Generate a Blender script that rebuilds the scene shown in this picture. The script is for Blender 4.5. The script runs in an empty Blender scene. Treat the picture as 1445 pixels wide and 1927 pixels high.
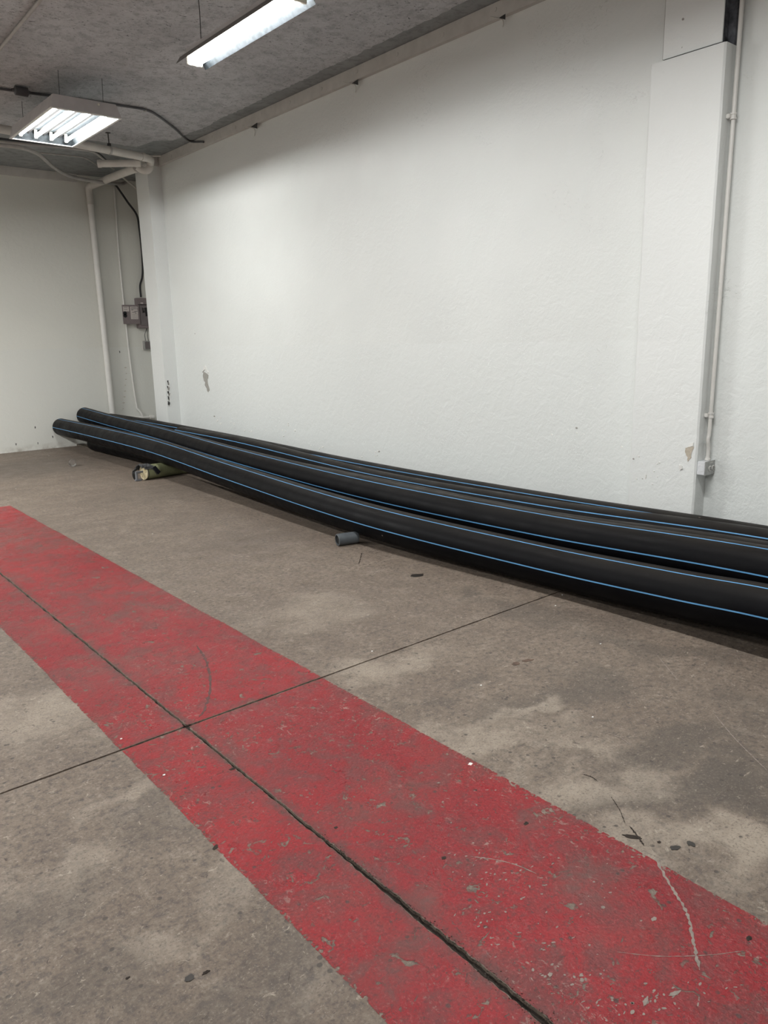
import bpy, bmesh, math, random
import numpy as np
from mathutils import Vector, Matrix, noise

random.seed(7)
SC = bpy.context.scene
COL = SC.collection

# ------------------------------------------------------------------ camera
F_PX, PITCH, YAW, ROLL = 1430.575, math.radians(12.90536), math.radians(39.75399), math.radians(1.26055)
CAM = np.array([0.0, 0.0, 1.5])
def cam_axes():
    c, s = math.cos, math.sin
    fwd = np.array([s(YAW)*c(PITCH), c(YAW)*c(PITCH), -s(PITCH)])
    right = np.array([c(YAW), -s(YAW), 0.0])
    down = np.cross(fwd, right)
    return c(ROLL)*right + s(ROLL)*down, -s(ROLL)*right + c(ROLL)*down, fwd
R_, D_, F_ = cam_axes()
cd = bpy.data.cameras.new('camera'); cam = bpy.data.objects.new('camera', cd); COL.objects.link(cam)
cd.sensor_fit = 'HORIZONTAL'; cd.sensor_width = 36.0; cd.lens = 36.0*F_PX/1445.0
cd.clip_start = 0.05; cd.clip_end = 100
cam.matrix_world = Matrix(((R_[0], -D_[0], -F_[0], 0), (R_[1], -D_[1], -F_[1], 0), (R_[2], -D_[2], -F_[2], 1.5), (0, 0, 0, 1)))
SC.camera = cam
def on(px, py, ax, val):
    """point of the room seen at a photo pixel, on the plane axis=val"""
    d = R_*((px-722.5)/F_PX) + D_*((py-963.5)/F_PX) + F_
    return Vector(CAM + d*((val-CAM[ax])/d[ax]))

# ------------------------------------------------------------------ light and exposure
w = bpy.data.worlds.new('world'); SC.world = w; w.use_nodes = True
w.node_tree.nodes['Background'].inputs[0].default_value = (0.9, 0.93, 1.0, 1)
w.node_tree.nodes['Background'].inputs[1].default_value = 0.02
SC.view_settings.view_transform = 'Standard'; SC.view_settings.look = 'None'
SC.view_settings.gamma = 1.0; SC.view_settings.use_curve_mapping = False
SC.view_settings.exposure = 0.0
TUBE_STRENGTH = 110.0
PANEL_STRENGTH = 96.0
def lamp(name, loc, sx, sy, power, color=(0.985, 1.0, 0.985)):
    l = bpy.data.lights.new(name, 'AREA'); l.shape = 'RECTANGLE'; l.size = sx; l.size_y = sy
    l.energy = power; l.color = color
    o = bpy.data.objects.new(name, l); o.location = loc; COL.objects.link(o)
    return o
# added fill lamps outside the frame, standing in for the garage's unseen lighting
lamp('unseen_fill_lamp', (2.62, 1.75, 3.36), 0.16, 1.3, 80)
lamp('unseen_fill_lamp', (-1.4, 6.0, 3.36), 0.3, 1.3, 100)
lamp('unseen_fill_lamp', (-1.4, 2.6, 3.36), 0.3, 1.3, 60)
lamp('unseen_fill_lamp', (-1.2, 9.2, 3.36), 0.3, 1.3, 320)
lamp('unseen_fill_lamp', (-3.6, 0.5, 3.36), 0.3, 1.3, 110)

# ------------------------------------------------------------------ materials
def newmat(name):
    m = bpy.data.materials.new(name); m.use_nodes = True
    return m, m.node_tree, m.node_tree.nodes['Principled BSDF']
class NT:
    def __init__(s, nt): s.t = nt
    def n(s, typ, **kw):
        nd = s.t.nodes.new(typ)
        for k, v in kw.items(): setattr(nd, k, v)
        return nd
    def link(s, a, b): s.t.links.new(a, b)
    def coord(s, scale=(1, 1, 1)):
        if not hasattr(s, '_g'): s._g = s.n('ShaderNodeNewGeometry')
        mp = s.n('ShaderNodeMapping'); s.link(s._g.outputs['Position'], mp.inputs[0]); mp.inputs['Scale'].default_value = scale
        return mp.outputs[0]
    def noise(s, scale, detail=4, rough=0.55, dist=0.0, vec=None, sc=(1, 1, 1)):
        nd = s.n('ShaderNodeTexNoise'); s.link(vec or s.coord(sc), nd.inputs['Vector'])
        nd.inputs['Scale'].default_value = scale; nd.inputs['Detail'].default_value = detail
        nd.inputs['Roughness'].default_value = rough; nd.inputs['Distortion'].default_value = dist
        return nd.outputs['Fac']
    def voro(s, scale, sc=(1, 1, 1), rnd=1.0):
        nd = s.n('ShaderNodeTexVoronoi'); s.link(s.coord(sc), nd.inputs['Vector']); nd.inputs['Scale'].default_value = scale
        nd.inputs['Randomness'].default_value = rnd
        return nd.outputs['Distance']
    def ramp(s, fac, pts):
        nd = s.n('ShaderNodeValToRGB'); s.link(fac, nd.inputs[0]); e = nd.color_ramp.elements
        while len(e) > 1: e.remove(e[0])
        for i, (p, c) in enumerate(pts):
            el = e[0] if i == 0 else e.new(p)
            el.position = p; el.color = (c, c, c, 1) if not isinstance(c, tuple) else (*c, 1)
        return nd.outputs[0]
    def mix(s, fac, a, b, mode='MIX'):
        nd = s.n('ShaderNodeMix', data_type='RGBA', blend_type=mode)
        for v, i in ((fac, 0), (a, 6), (b, 7)):
            if isinstance(v, (int, float)): nd.inputs[i].default_value = v if i == 0 else (v, v, v, 1)
            elif isinstance(v, tuple): nd.inputs[i].default_value = (*v, 1)
            else: s.link(v, nd.inputs[i])
        return nd.outputs[2]
    def math(s, op, a, b=0.0, clamp=False):
        nd = s.n('ShaderNodeMath', operation=op, use_clamp=clamp)
        for v, i in ((a, 0), (b, 1)):
            if isinstance(v, (int, float)): nd.inputs[i].default_value = v
            else: s.link(v, nd.inputs[i])
        return nd.outputs[0]
    def bump(s, bsdf, h, strength, dist):
        nd = s.n('ShaderNodeBump'); nd.inputs['Strength'].default_value = strength; nd.inputs['Distance'].default_value = dist
        s.link(h, nd.inputs['Height']); s.link(nd.outputs[0], bsdf.inputs['Normal'])
        return nd
    def axis(s, i):
        if not hasattr(s, '_g'): s._g = s.n('ShaderNodeNewGeometry')
        sp = s.n('ShaderNodeSeparateXYZ'); s.link(s._g.outputs['Position'], sp.inputs[0]); return sp.outputs[i]
    def blob(s, x, y, rx, ry, ang=0.0, warp=None, soft=0.6):
        """soft patch of stain with its own place on the floor"""
        if not hasattr(s, '_g'): s._g = s.n('ShaderNodeNewGeometry')
        pos = s._g.outputs['Position']
        if warp is not None:
            ad = s.n('ShaderNodeVectorMath', operation='ADD'); s.link(pos, ad.inputs[0]); s.link(warp, ad.inputs[1]); pos = ad.outputs[0]
        mp = s.n('ShaderNodeMapping', vector_type='TEXTURE'); s.link(pos, mp.inputs[0])
        mp.inputs['Location'].default_value = (x, y, 0); mp.inputs['Rotation'].default_value = (0, 0, ang)
        mp.inputs['Scale'].default_value = (rx, ry, 1000)
        ln = s.n('ShaderNodeVectorMath', operation='LENGTH'); s.link(mp.outputs[0], ln.inputs[0])
        mr = s.n('ShaderNodeMapRange', interpolation_type='SMOOTHSTEP'); s.link(ln.outputs['Value'], mr.inputs[0])
        mr.inputs[1].default_value = 1.0-soft; mr.inputs[2].default_value = 1.0+soft*0.6
        mr.inputs[3].default_value = 1.0; mr.inputs[4].default_value = 0.0
        return mr.outputs[0]

def wall_mat(name, tone, lower, grain=1.0):
    m, t, b = newmat(name); N = NT(t)
    big = N.noise(0.7, 3, 0.5)
    c = N.mix(N.ramp(big, [(0.35, 0.0), (0.7, 1.0)]), tone, tuple(v*0.94 for v in tone))
    # lower part rolled over in a slightly cooler paint
    z = N.math('ADD', N.axis(2), N.math('MULTIPLY', N.noise(3, 3), 0.03))
    lo = N.math('SUBTRACT', 1.0, N.math('MULTIPLY', N.math('SUBTRACT', z, 1.45), 60, True), True)
    c = N.mix(lo, c, lower, 'MIX')
    # nicks and pin holes
    sp = N.ramp(N.voro(2.3), [(0.0, 1.0), (0.013, 0.9), (0.02, 0.0)])
    sp = N.math('MULTIPLY', sp, N.ramp(N.noise(1.7, 2), [(0.48, 0.0), (0.52, 1.0)]))
    c = N.mix(sp, c, (0.16, 0.13, 0.10))
    # dust and dirt just over the floor
    d = N.math('SUBTRACT', 1.0, N.math('DIVIDE', N.axis(2), 0.10), True)
    d = N.math('MULTIPLY', d, N.ramp(N.noise(9, 5, .65), [(0.4, 0.0), (0.7, 0.8)]))
    c = N.mix(d, c, (0.30, 0.26, 0.21))
    N.link(c, b.inputs['Base Color'])
    N.link(N.ramp(N.noise(6, 4), [(0.3, 0.40), (0.75, 0.55)]), b.inputs['Roughness']); b.inputs['Specular IOR Level'].default_value = 0.35
    fine = N.noise(60, 4, 0.6, 0.25, sc=(1, 1, 0.8)); mid = N.noise(12, 5, 0.6, 0.5)
    low = N.ramp(N.axis(2), [(0.0, 1.0), (1.0, 1.0)])
    rough_zone = N.ramp(N.noise(1.3, 3), [(0.45, 0.25), (0.62, 1.0)])
    h = N.math('ADD', N.math('MULTIPLY', N.math('MULTIPLY', fine, rough_zone), 0.45), N.math('MULTIPLY', mid, 0.9))
    pe = N.math('MULTIPLY', N.ramp(N.noise(30, 3, .6, 1.2, sc=(1, 1, 1.6)), [(0.60, 0.0), (0.66, 1.0)]), N.ramp(N.noise(1.9, 3), [(0.56, 0.0), (0.66, 1.0)]))
    h = N.math('ADD', h, N.math('MULTIPLY', pe, 0.5))
    N.bump(b, h, 0.60*grain, 0.010)
    return m
def plain(name, col, rough=0.5, metal=0.0, var=0.1, vscale=12, bump=0.0, bscale=60, spec=0.5):
    m, t, b = newmat(name); N = NT(t)
    c = N.mix(N.ramp(N.noise(vscale, 4), [(0.3, 0.0), (0.7, 1.0)]), tuple(v*(1-var) for v in col), tuple(min(1, v*(1+var)) for v in col))
    N.link(c, b.inputs['Base Color']); b.inputs['Roughness'].default_value = rough; b.inputs['Metallic'].default_value = metal
    b.inputs['Specular IOR Level'].default_value = spec
    if bump: N.bump(b, N.noise(bscale, 4), bump, 0.004)
    return m
def emit(name, col, s):
    m, t, b = newmat(name); b.inputs['Base Color'].default_value = (0.9, 0.9, 0.9, 1)
    b.inputs['Emission Color'].default_value = (*col, 1); b.inputs['Emission Strength'].default_value = s
    return m

def floor_mat():
    m, t, b = newmat('worn_concrete'); N = NT(t)
    wn = N.n('ShaderNodeTexNoise'); N.link(N.coord(), wn.inputs['Vector']); wn.inputs['Scale'].default_value = 3.5; wn.inputs['Detail'].default_value = 5
    sub = N.n('ShaderNodeVectorMath', operation='SUBTRACT'); N.link(wn.outputs['Color'], sub.inputs[0]); sub.inputs[1].default_value = (.5, .5, .5)
    sca = N.n('ShaderNodeVectorMath', operation='SCALE'); N.link(sub.outputs[0], sca.inputs[0]); sca.inputs['Scale'].default_value = 0.75
    warp = sca.outputs[0]
    a = N.noise(1.1, 6, 0.62, 0.3); bnoise = N.noise(6.5, 7, 0.68, 0.4); f = N.noise(38, 6, 0.7)
    c = N.mix(N.ramp(a, [(0.32, 0.0), (0.68, 1.0)]), (0.160, 0.122, 0.095), (0.215, 0.168, 0.130))
    c = N.mix(N.ramp(bnoise, [(0.36, 0.45), (0.54, 0.0)]), c, (0.128, 0.098, 0.080))
    c = N.mix(N.ramp(bnoise, [(0.54, 0.0), (0.70, 0.5)]), c, (0.285, 0.238, 0.196))
    c = N.mix(N.ramp(f, [(0.38, 0.8), (0.5, 0.0)]), c, (0.095, 0.078, 0.068))
    c = N.mix(N.ramp(f, [(0.55, 0.0), (0.68, 0.5)]), c, (0.32, 0.28, 0.235))
    # oil-darkened patches, each in its own place
    dark = None
    for (x, y, rx, ry, an, k) in STAINS:
        s_ = N.math('MULTIPLY', N.blob(x, y, rx, ry, an, warp), k)
        dark = s_ if dark is None else N.math('MAXIMUM', dark, s_)
    c = N.mix(dark, c, (0.088, 0.073, 0.062))
    light = None
    for (x, y, rx, ry, an, k) in WORN:
        s_ = N.math('MULTIPLY', N.blob(x, y, rx, ry, an, warp), k)
        light = s_ if light is None else N.math('MAXIMUM', light, s_)
    light = N.math('MULTIPLY', light, N.ramp(N.noise(4, 7, .75), [(0.30, 0.15), (0.62, 0.80)]))
    c = N.mix(light, c, (0.42, 0.355, 0.285))
    g2 = N.noise(120, 3, 0.7)
    c = N.mix(N.ramp(g2, [(0.36, 0.55), (0.46, 0.0)]), c, (0.085, 0.066, 0.055))
    c = N.mix(N.ramp(g2, [(0.57, 0.0), (0.68, 0.35)]), c, (0.36, 0.31, 0.26))
    gg = N.ramp(N.noise(16, 6, .80, 1.4, sc=(1, 1.7, 1)), [(0.615, 0.0), (0.65, 0.75)])
    c = N.mix(gg, c, (0.075, 0.058, 0.050))
    bl = N.ramp(N.noise(9, 8, .82, .8), [(0.30, 0.65), (0.44, 0.0)])
    c = N.mix(bl, c, (0.080, 0.062, 0.050))
    fl = N.ramp(N.noise(27, 7, .80, 1.0, sc=(1, 1.4, 1)), [(0.60, 0.0), (0.64, 0.7)])
    c = N.mix(fl, c, (0.40, 0.345, 0.28))
    dk = N.ramp(N.noise(22, 7, 0.80, 1.0), [(0.345, 0.9), (0.385, 0.0)])
    c = N.mix(dk, c, (0.058, 0.045, 0.038))
    # pits
    pit = N.ramp(N.voro(24), [(0.0, 1.0), (0.13, 1.0), (0.20, 0.0)])
    pit = N.math('MULTIPLY', pit, N.ramp(N.noise(11, 3), [(0.50, 0.0), (0.58, 0.85)]))
    c = N.mix(pit, c, (0.07, 0.058, 0.05))
    # hairline scratches
    sc = N.ramp(N.noise(9, 2, .5, 2.2, sc=(1.0, 5.0, 1)), [(0.494, 0.0), (0.5, 0.45), (0.506, 0.0)])
    sc = N.math('MULTIPLY', sc, N.ramp(N.noise(2.2, 2), [(0.5, 0.0), (0.62, 1.0)]))
    c = N.mix(sc, c, (0.10, 0.085, 0.075))
    N.link(c, b.inputs['Base Color'])
    N.link(N.ramp(N.noise(5, 5, .6), [(0.3, 0.50), (0.7, 0.72)]), b.inputs['Roughness'])
    b.inputs['Specular IOR Level'].default_value = 0.35
    h = N.math('ADD', N.math('MULTIPLY', f, 0.35), N.math('MULTIPLY', bnoise, 0.5))
    h = N.math('SUBTRACT', h, N.math('MULTIPLY', pit, 0.5))
    N.bump(b, h, 0.5, 0.006)
    return m

def paint_mat():
    m, t, b = newmat('worn_red_floor_paint'); N = NT(t)
    a = N.noise(1.6, 5, 0.6); g = N.noise(7, 7, 0.7, 0.5); f = N.noise(45, 6, 0.7)
    c = N.mix(N.ramp(a, [(0.35, 0.0), (0.65, 1.0)]), (0.230, 0.011, 0.016), (0.310, 0.014, 0.019))
    c = N.mix(N.ramp(g, [(0.40, 0.75), (0.53, 0.0)]), c, (0.150, 0.040, 0.038))      # grime
    c = N.mix(N.math('MULTIPLY', N.ramp(N.noise(3.1, 6, .7), [(0.52, 0.0), (0.72, 0.6)]), 1.0), c, (0.175, 0.055, 0.045))   # worn thin
    c = N.mix(N.ramp(f, [(0.33, 0.55), (0.46, 0.0)]), c, (0.12, 0.035, 0.032))
    g2 = N.noise(110, 3, 0.7)
    c = N.mix(N.ramp(g2, [(0.36, 0.6), (0.46, 0.0)]), c, (0.10, 0.022, 0.026))
    c = N.mix(N.ramp(g2, [(0.57, 0.0), (0.68, 0.5)]), c, (0.40, 0.10, 0.10))
    for (x, y, rx, ry, an, k) in GRIME:
        c = N.mix(N.math('MULTIPLY', N.math('MULTIPLY', N.blob(x, y, rx, ry, an), k), N.ramp(g, [(0.35, 1.0), (0.62, 0.45)])), c, (0.13, 0.07, 0.06))
    pit = N.ramp(N.voro(24), [(0.0, 1.0), (0.12, 1.0), (0.18, 0.0)])
    pit = N.math('MULTIPLY', pit, N.ramp(N.noise(11, 3), [(0.50, 0.0), (0.58, 0.8)]))
    c = N.mix(pit, c, (0.055, 0.035, 0.032))
    scz = N.ramp(N.noise(1.9, 4, .6), [(0.44, 0.0), (0.60, 1.0)])
    scf = N.ramp(N.noise(30, 7, 0.78, 1.2, sc=(1.5, 1, 1)), [(0.585, 0.0), (0.615, 0.85)])
    c = N.mix(N.math('MULTIPLY', scf, scz), c, (0.33, 0.24, 0.205))
    dk = N.ramp(N.noise(21, 7, 0.80, 1.0), [(0.335, 0.9), (0.375, 0.0)])
    c = N.mix(dk, c, (0.075, 0.040, 0.036))
    jd = N.math('SUBTRACT', 1.0, N.math('DIVIDE', N.math('ABSOLUTE', N.math('SUBTRACT', N.axis(0), 1.155)), 0.055), True)
    jd = N.math('MULTIPLY', jd, N.ramp(N.noise(10, 6, .75), [(0.42, 0.0), (0.58, 0.9)]))
    c = N.mix(jd, c, (0.095, 0.045, 0.040))
    N.link(c, b.inputs['Base Color'])
    N.link(N.ramp(N.noise(9, 6, .65), [(0.32, 0.24), (0.68, 0.52)]), b.inputs['Roughness']); b.inputs['Specular IOR Level'].default_value = 0.30
    h = N.math('ADD', N.math('MULTIPLY', f, 0.6), N.math('MULTIPLY', g, 0.9))
    N.bump(b, h, 0.75, 0.008)
    # flaked away: small chips, denser in patches
    chip = N.ramp(N.noise(38, 5, 0.68, 0.8), [(0.60, 0.0), (0.62, 1.0)])
    zone = N.ramp(N.noise(2.6, 4, .6), [(0.42, 0.0), (0.58, 1.0)])
    chip2 = N.ramp(N.noise(14, 6, 0.74, 0.8), [(0.615, 0.0), (0.63, 1.0)])
    mask = N.math('MAXIMUM', N.math('MULTIPLY', chip, zone), chip2)
    # the paint wears off along its two long edges and beside the joint
    x = N.axis(0)
    e1 = N.math('ABSOLUTE', N.math('SUBTRACT', x, 0.887)); e2 = N.math('ABSOLUTE', N.math('SUBTRACT', x, 1.820)); e3 = N.math('ABSOLUTE', N.math('SUBTRACT', x, 1.155))
    em = N.math('SUBTRACT', 1.0, N.math('DIVIDE', N.math('MINIMUM', e1, N.math('MINIMUM', e2, e3)), 0.022), True)
    em = N.math('MULTIPLY', em, N.ramp(N.noise(60, 5, .7), [(0.48, 0.0), (0.60, 1.0)]))
    mask = N.math('MAXIMUM', mask, N.ramp(em, [(0.35, 0.0), (0.5, 1.0)]))
    tr = N.n('ShaderNodeBsdfTransparent'); mx = N.n('ShaderNodeMixShader')
    N.link(mask, mx.inputs[0]); N.link(b.outputs[0], mx.inputs[1]); N.link(tr.outputs[0], mx.inputs[2])
    N.link(mx.outputs[0], t.nodes['Material Output'].inputs['Surface'])
    return m

def F(px, py):
    p = on(px, py, 2, 0.0); return p.x, p.y
def SB(px, py, rx, ry, an=0.0, k=0.6): return (*F(px, py), rx, ry, an, k)
STAINS = [SB(1060, 1300, .42, .17, -.2, .55), SB(1250, 1400, .45, .16, -.5, .62), SB(1400, 1480, .35, .16, -.4, .75),
          SB(1200, 1500, .20, .12, -.4, .5), SB(805, 1320, .07, .05, 0, .5), SB(892, 1283, .07, .05, 0, .5), SB(880, 1112, .16, .07, 0, .55),
          SB(1010, 1150, .5, .14, -1.3, .45), SB(1230, 1220, .5, .12, -1.2, .5), SB(60, 880, 1.5, .8, 0, .45), SB(300, 930, .8, .5, 0, .25),
          SB(150, 1880, .22, .12, 0, .35), SB(380, 1880, .2, .1, 0, .45), SB(560, 1830, .25, .07, .4, .35), SB(60, 1720, .25, .1, 0, .35),
          SB(500, 1010, .8, .3, 0, .15), SB(1420, 1340, .2, .15, 0, .35), SB(300, 1530, .16, .1, .3, .35)]
WORN = [SB(930, 1390, .35, .13, -.6, .8), SB(1100, 1480, .28, .12, -.5, .8), SB(730, 1250, .3, .14, 0, .75), SB(1340, 1600, .3, .1, -.5, .8),
        SB(600, 1150, .4, .3, 0, .45), SB(60, 1360, .3, .25, 0, .6), SB(230, 1500, .14, .08, 0, .5), SB(120, 1640, .22, .09, 0, .5),
        SB(1210, 1580, .14, .08, 0, .7), SB(450, 1650, .15, .08, 0, .45), SB(1000, 1340, .14, .07, 0, .7), SB(300, 1760, .16, .06, 0, .4), SB(620, 1820, .12, .05, 0, .35)]
GRIME = [SB(1110, 1660, .11, .10, 0, .65), SB(800, 1690, .06, .05, .5, .8), SB(250, 1260, .3, .25, 0, .35), SB(1010, 1540, .10, .06, 0, .4),
         SB(300, 1130, .5, .5, 0, .35), SB(60, 1010, .6, .6, 0, .4), SB(760, 1510, .2, .1, 0, .3), SB(700, 1850, .3, .08, 0, .35)]

M = {}
M['wall'] = wall_mat('white_wall_paint', (0.760, 0.775, 0.755), (0.745, 0.762, 0.745))
M['wall_back'] = wall_mat('cream_wall_paint', (0.71, 0.70, 0.645), (0.70, 0.695, 0.65), 0.6)
M['pilaster'] = wall_mat('pilaster_paint', (0.775, 0.785, 0.77), (0.765, 0.775, 0.76), 0.9)
M['board'] = plain('painted_board', (0.55, 0.53, 0.50), 0.55, 0, 0.08, 9, 0.3, 40)
M['floor'] = floor_mat()
M['paint'] = paint_mat()
M['dirt'] = plain('joint_dirt', (0.045, 0.036, 0.031), 0.95, 0, 0.4, 40, 0.6, 120, 0.1)
M['pvc'] = plain('painted_pvc', (0.56, 0.53, 0.49), 0.45, 0, 0.06, 8)
M['white_pipe'] = plain('white_painted_pipe', (0.72, 0.70, 0.665), 0.4, 0, 0.05, 8)
M['conduit'] = plain('grey_painted_conduit', (0.36, 0.34, 0.32), 0.5, 0, 0.12, 10)
M['dark_conduit'] = plain('dark_conduit', (0.075, 0.075, 0.080), 0.5, 0, 0.2, 10)
M['iron'] = plain('dark_iron', (0.05, 0.048, 0.048), 0.6, 0.3, 0.2, 20)
M['housing'] = plain('grey_lamp_housing', (0.52, 0.49, 0.49), 0.4, 0.0, 0.08, 8)
M['housing_dark'] = plain('dark_lamp_back', (0.16, 0.145, 0.14), 0.5, 0.0, 0.1, 8)
M['reflector'] = plain('darkened_reflector', (0.021, 0.025, 0.028), 0.55, 0.0, 0.5, 30, spec=0.12)  # colour darkened far below real metal to offset the tubes' glare
M['ridge'] = plain('darkened_ridge', (0.012, 0.011, 0.011), 0.5, 0.0, 0.1, 30, spec=0.1)  # near-black in place of grey, to hold down strong tube light
M['rim'] = plain('white_rim', (0.75, 0.74, 0.72), 0.4)
M['tube_strip'] = emit('lit_tube_strip', (0.985, 1.0, 0.99), TUBE_STRENGTH)
M['tube_panel'] = emit('lit_tube_panel', (0.985, 1.0, 0.98), PANEL_STRENGTH)
M['socket'] = plain('ivory_socket', (0.75, 0.72, 0.62), 0.5)
M['stripe'] = plain('blue_stripe', (0.10, 0.29, 0.54), 0.42, 0, 0.12, 5)
M['grey_pvc'] = plain('grey_pipe', (0.085, 0.095, 0.105), 0.5, 0, 0.12, 14)
M['black_in'] = plain('black_inside', (0.008, 0.008, 0.009), 0.7)
M['olive'] = plain('olive_plastic', (0.215, 0.225, 0.125), 0.42, 0, 0.12, 14)
M['cream'] = plain('cream_plastic', (0.70, 0.62, 0.43), 0.5, 0, 0.1, 60)
M['rubber'] = plain('black_rubber', (0.015, 0.015, 0.016), 0.6)
M['webbing'] = plain('black_webbing', (0.050, 0.050, 0.052), 0.8, 0, 0.35, 120, 0.8, 260)
M['buckle'] = plain('black_buckle', (0.012, 0.012, 0.016), 0.25)
M['grey_plastic'] = plain('grey_plastic', (0.16, 0.165, 0.18), 0.45)
M['panel'] = plain('mauve_grey_panel', (0.200, 0.165, 0.165), 0.45, 0, 0.06, 20)
M['panel_deep'] = plain('panel_inner', (0.155, 0.135, 0.135), 0.5)
M['label'] = plain('paper_label', (0.56, 0.51, 0.48), 0.7, 0, 0.06, 50)
M['ink'] = plain('label_ink', (0.09, 0.08, 0.08), 0.7)
M['galv'] = plain('galvanised_steel', (0.42, 0.42, 0.41), 0.42, 0.55, 0.15, 60)
M['box_white'] = plain('white_spattered_box', (0.68, 0.69, 0.71), 0.4, 0, 0.05, 40)
M['device'] = plain('grey_socket_face', (0.62, 0.61, 0.58), 0.35)
M['chip'] = plain('bare_plaster', (0.50, 0.44, 0.36), 0.9, 0, 0.12, 60, 0.6, 150)
M['chip_grey'] = plain('bare_cement', (0.36, 0.345, 0.315), 0.9, 0, 0.12, 60, 0.6, 150)
M['paint_flake'] = plain('lifted_paint_flake', (0.80, 0.79, 0.76), 0.4)
M['wood'] = plain('weathered_wood', (0.095, 0.078, 0.06), 0.8, 0, 0.3, 20, 0.5, 60)
M['recess'] = plain('bare_dark_concrete', (0.085, 0.088, 0.10), 0.8, 0, 0.95, 14, 0.8, 20)
M['scratch'] = plain('scratch_grey', (0.27, 0.225, 0.195), 0.8, 0, 0.2, 60)
M['oil'] = plain('oil_spot', (0.030, 0.025, 0.021), 0.30, 0, 0.4, 50)
M['brown_stain'] = plain('brown_stain', (0.105, 0.065, 0.045), 0.7, 0, 0.5, 40)
M['black_mark'] = plain('rubber_mark', (0.10, 0.045, 0.04), 0.8, 0, 0.3, 40)

def pipe_mat():
    m, t, b = newmat('black_polyethylene'); N = NT(t)
    nz = N.n('ShaderNodeNewGeometry'); sp = N.n('ShaderNodeSeparateXYZ'); N.link(nz.outputs['Normal'], sp.inputs[0])
    dust = N.math('MULTIPLY', N.math('POWER', N.math('MAXIMUM', sp.outputs[2], 0.0), 4.0), N.ramp(N.noise(5, 6, .65, sc=(1, .35, 1)), [(0.25, 0.35), (0.7, 1.0)]))
    c = N.mix(N.math('MULTIPLY', dust, 0.75), (0.0030, 0.0030, 0.0040), (0.040, 0.035, 0.030))
    sm = N.ramp(N.noise(4.0, 6, .7, .4, sc=(1, .5, 1)), [(0.5, 0.0), (0.72, 0.45)])
    c = N.mix(sm, c, (0.008, 0.008, 0.0085))
    fl = N.ramp(N.voro(6.5), [(0.0, 1.0), (0.035, 0.9), (0.05, 0.0)])
    fl = N.math('MULTIPLY', fl, N.ramp(N.noise(2.4, 2), [(0.52, 0.0), (0.56, 1.0)]))
    c = N.mix(N.math('MULTIPLY', fl, 0.6), c, (0.30, 0.26, 0.22))
    N.link(c, b.inputs['Base Color'])
    N.link(N.ramp(N.noise(7, 5, .6), [(0.3, 0.38), (0.7, 0.55)]), b.inputs['Roughness']); b.inputs['Specular IOR Level'].default_value = 0.07
    N.bump(b, N.noise(10, 5, .6), 0.12, 0.01)
    return m
M['hdpe'] = pipe_mat()

def ceiling_mat(name, tone, pores):
    m, t, b = newmat(name); N = NT(t)
    a = N.noise(1.4, 5, .6); g = N.noise(9, 6, .7, .3); f = N.noise(42, 5, .75)
    c = N.mix(N.ramp(a, [(0.3, 0.0), (0.7, 1.0)]), tuple(v*0.82 for v in tone), tuple(v*1.12 for v in tone))
    c = N.mix(N.ramp(g, [(0.38, 0.55), (0.52, 0.0)]), c, tuple(v*0.55 for v in tone))
    if pores:
        c = N.mix(N.ramp(f, [(0.34, 0.9), (0.43, 0.0)]), c, tuple(v*0.28 for v in tone))
        c = N.mix(N.ramp(N.noise(20, 3, .6, 1.0, sc=(1, 1.6, 1)), [(0.66, 0.0), (0.70, 0.85)]), c, tuple(v*0.15 for v in tone))
        c = N.mix(N.ramp(f, [(0.58, 0.0), (0.7, 0.5)]), c, tuple(v*1.6 for v in tone))
    N.link(c, b.inputs['Base Color']); b.inputs['Roughness'].default_value = 0.9; b.inputs['Specular IOR Level'].default_value = 0.2
    N.bump(b, N.math('ADD', N.math('MULTIPLY', f, .7), g), 0.9 if pores else 0.25, 0.02)
    return m
M['ceil'] = ceiling_mat('sprayed_ceiling_coat', (0.53, 0.525, 0.535), True)
M['ceil_smooth'] = ceiling_mat('smooth_ceiling_concrete', (0.30, 0.31, 0.31), False)
def glass_mat():
    m, t, b = newmat('clear_plastic'); b.inputs['Base Color'].default_value = (0.95, 0.95, 0.95, 1)
    b.inputs['Roughness'].default_value = 0.08; b.inputs['IOR'].default_value = 1.45; b.inputs['Transmission Weight'].default_value = 0.95
    return m
M['clear'] = glass_mat()

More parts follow.
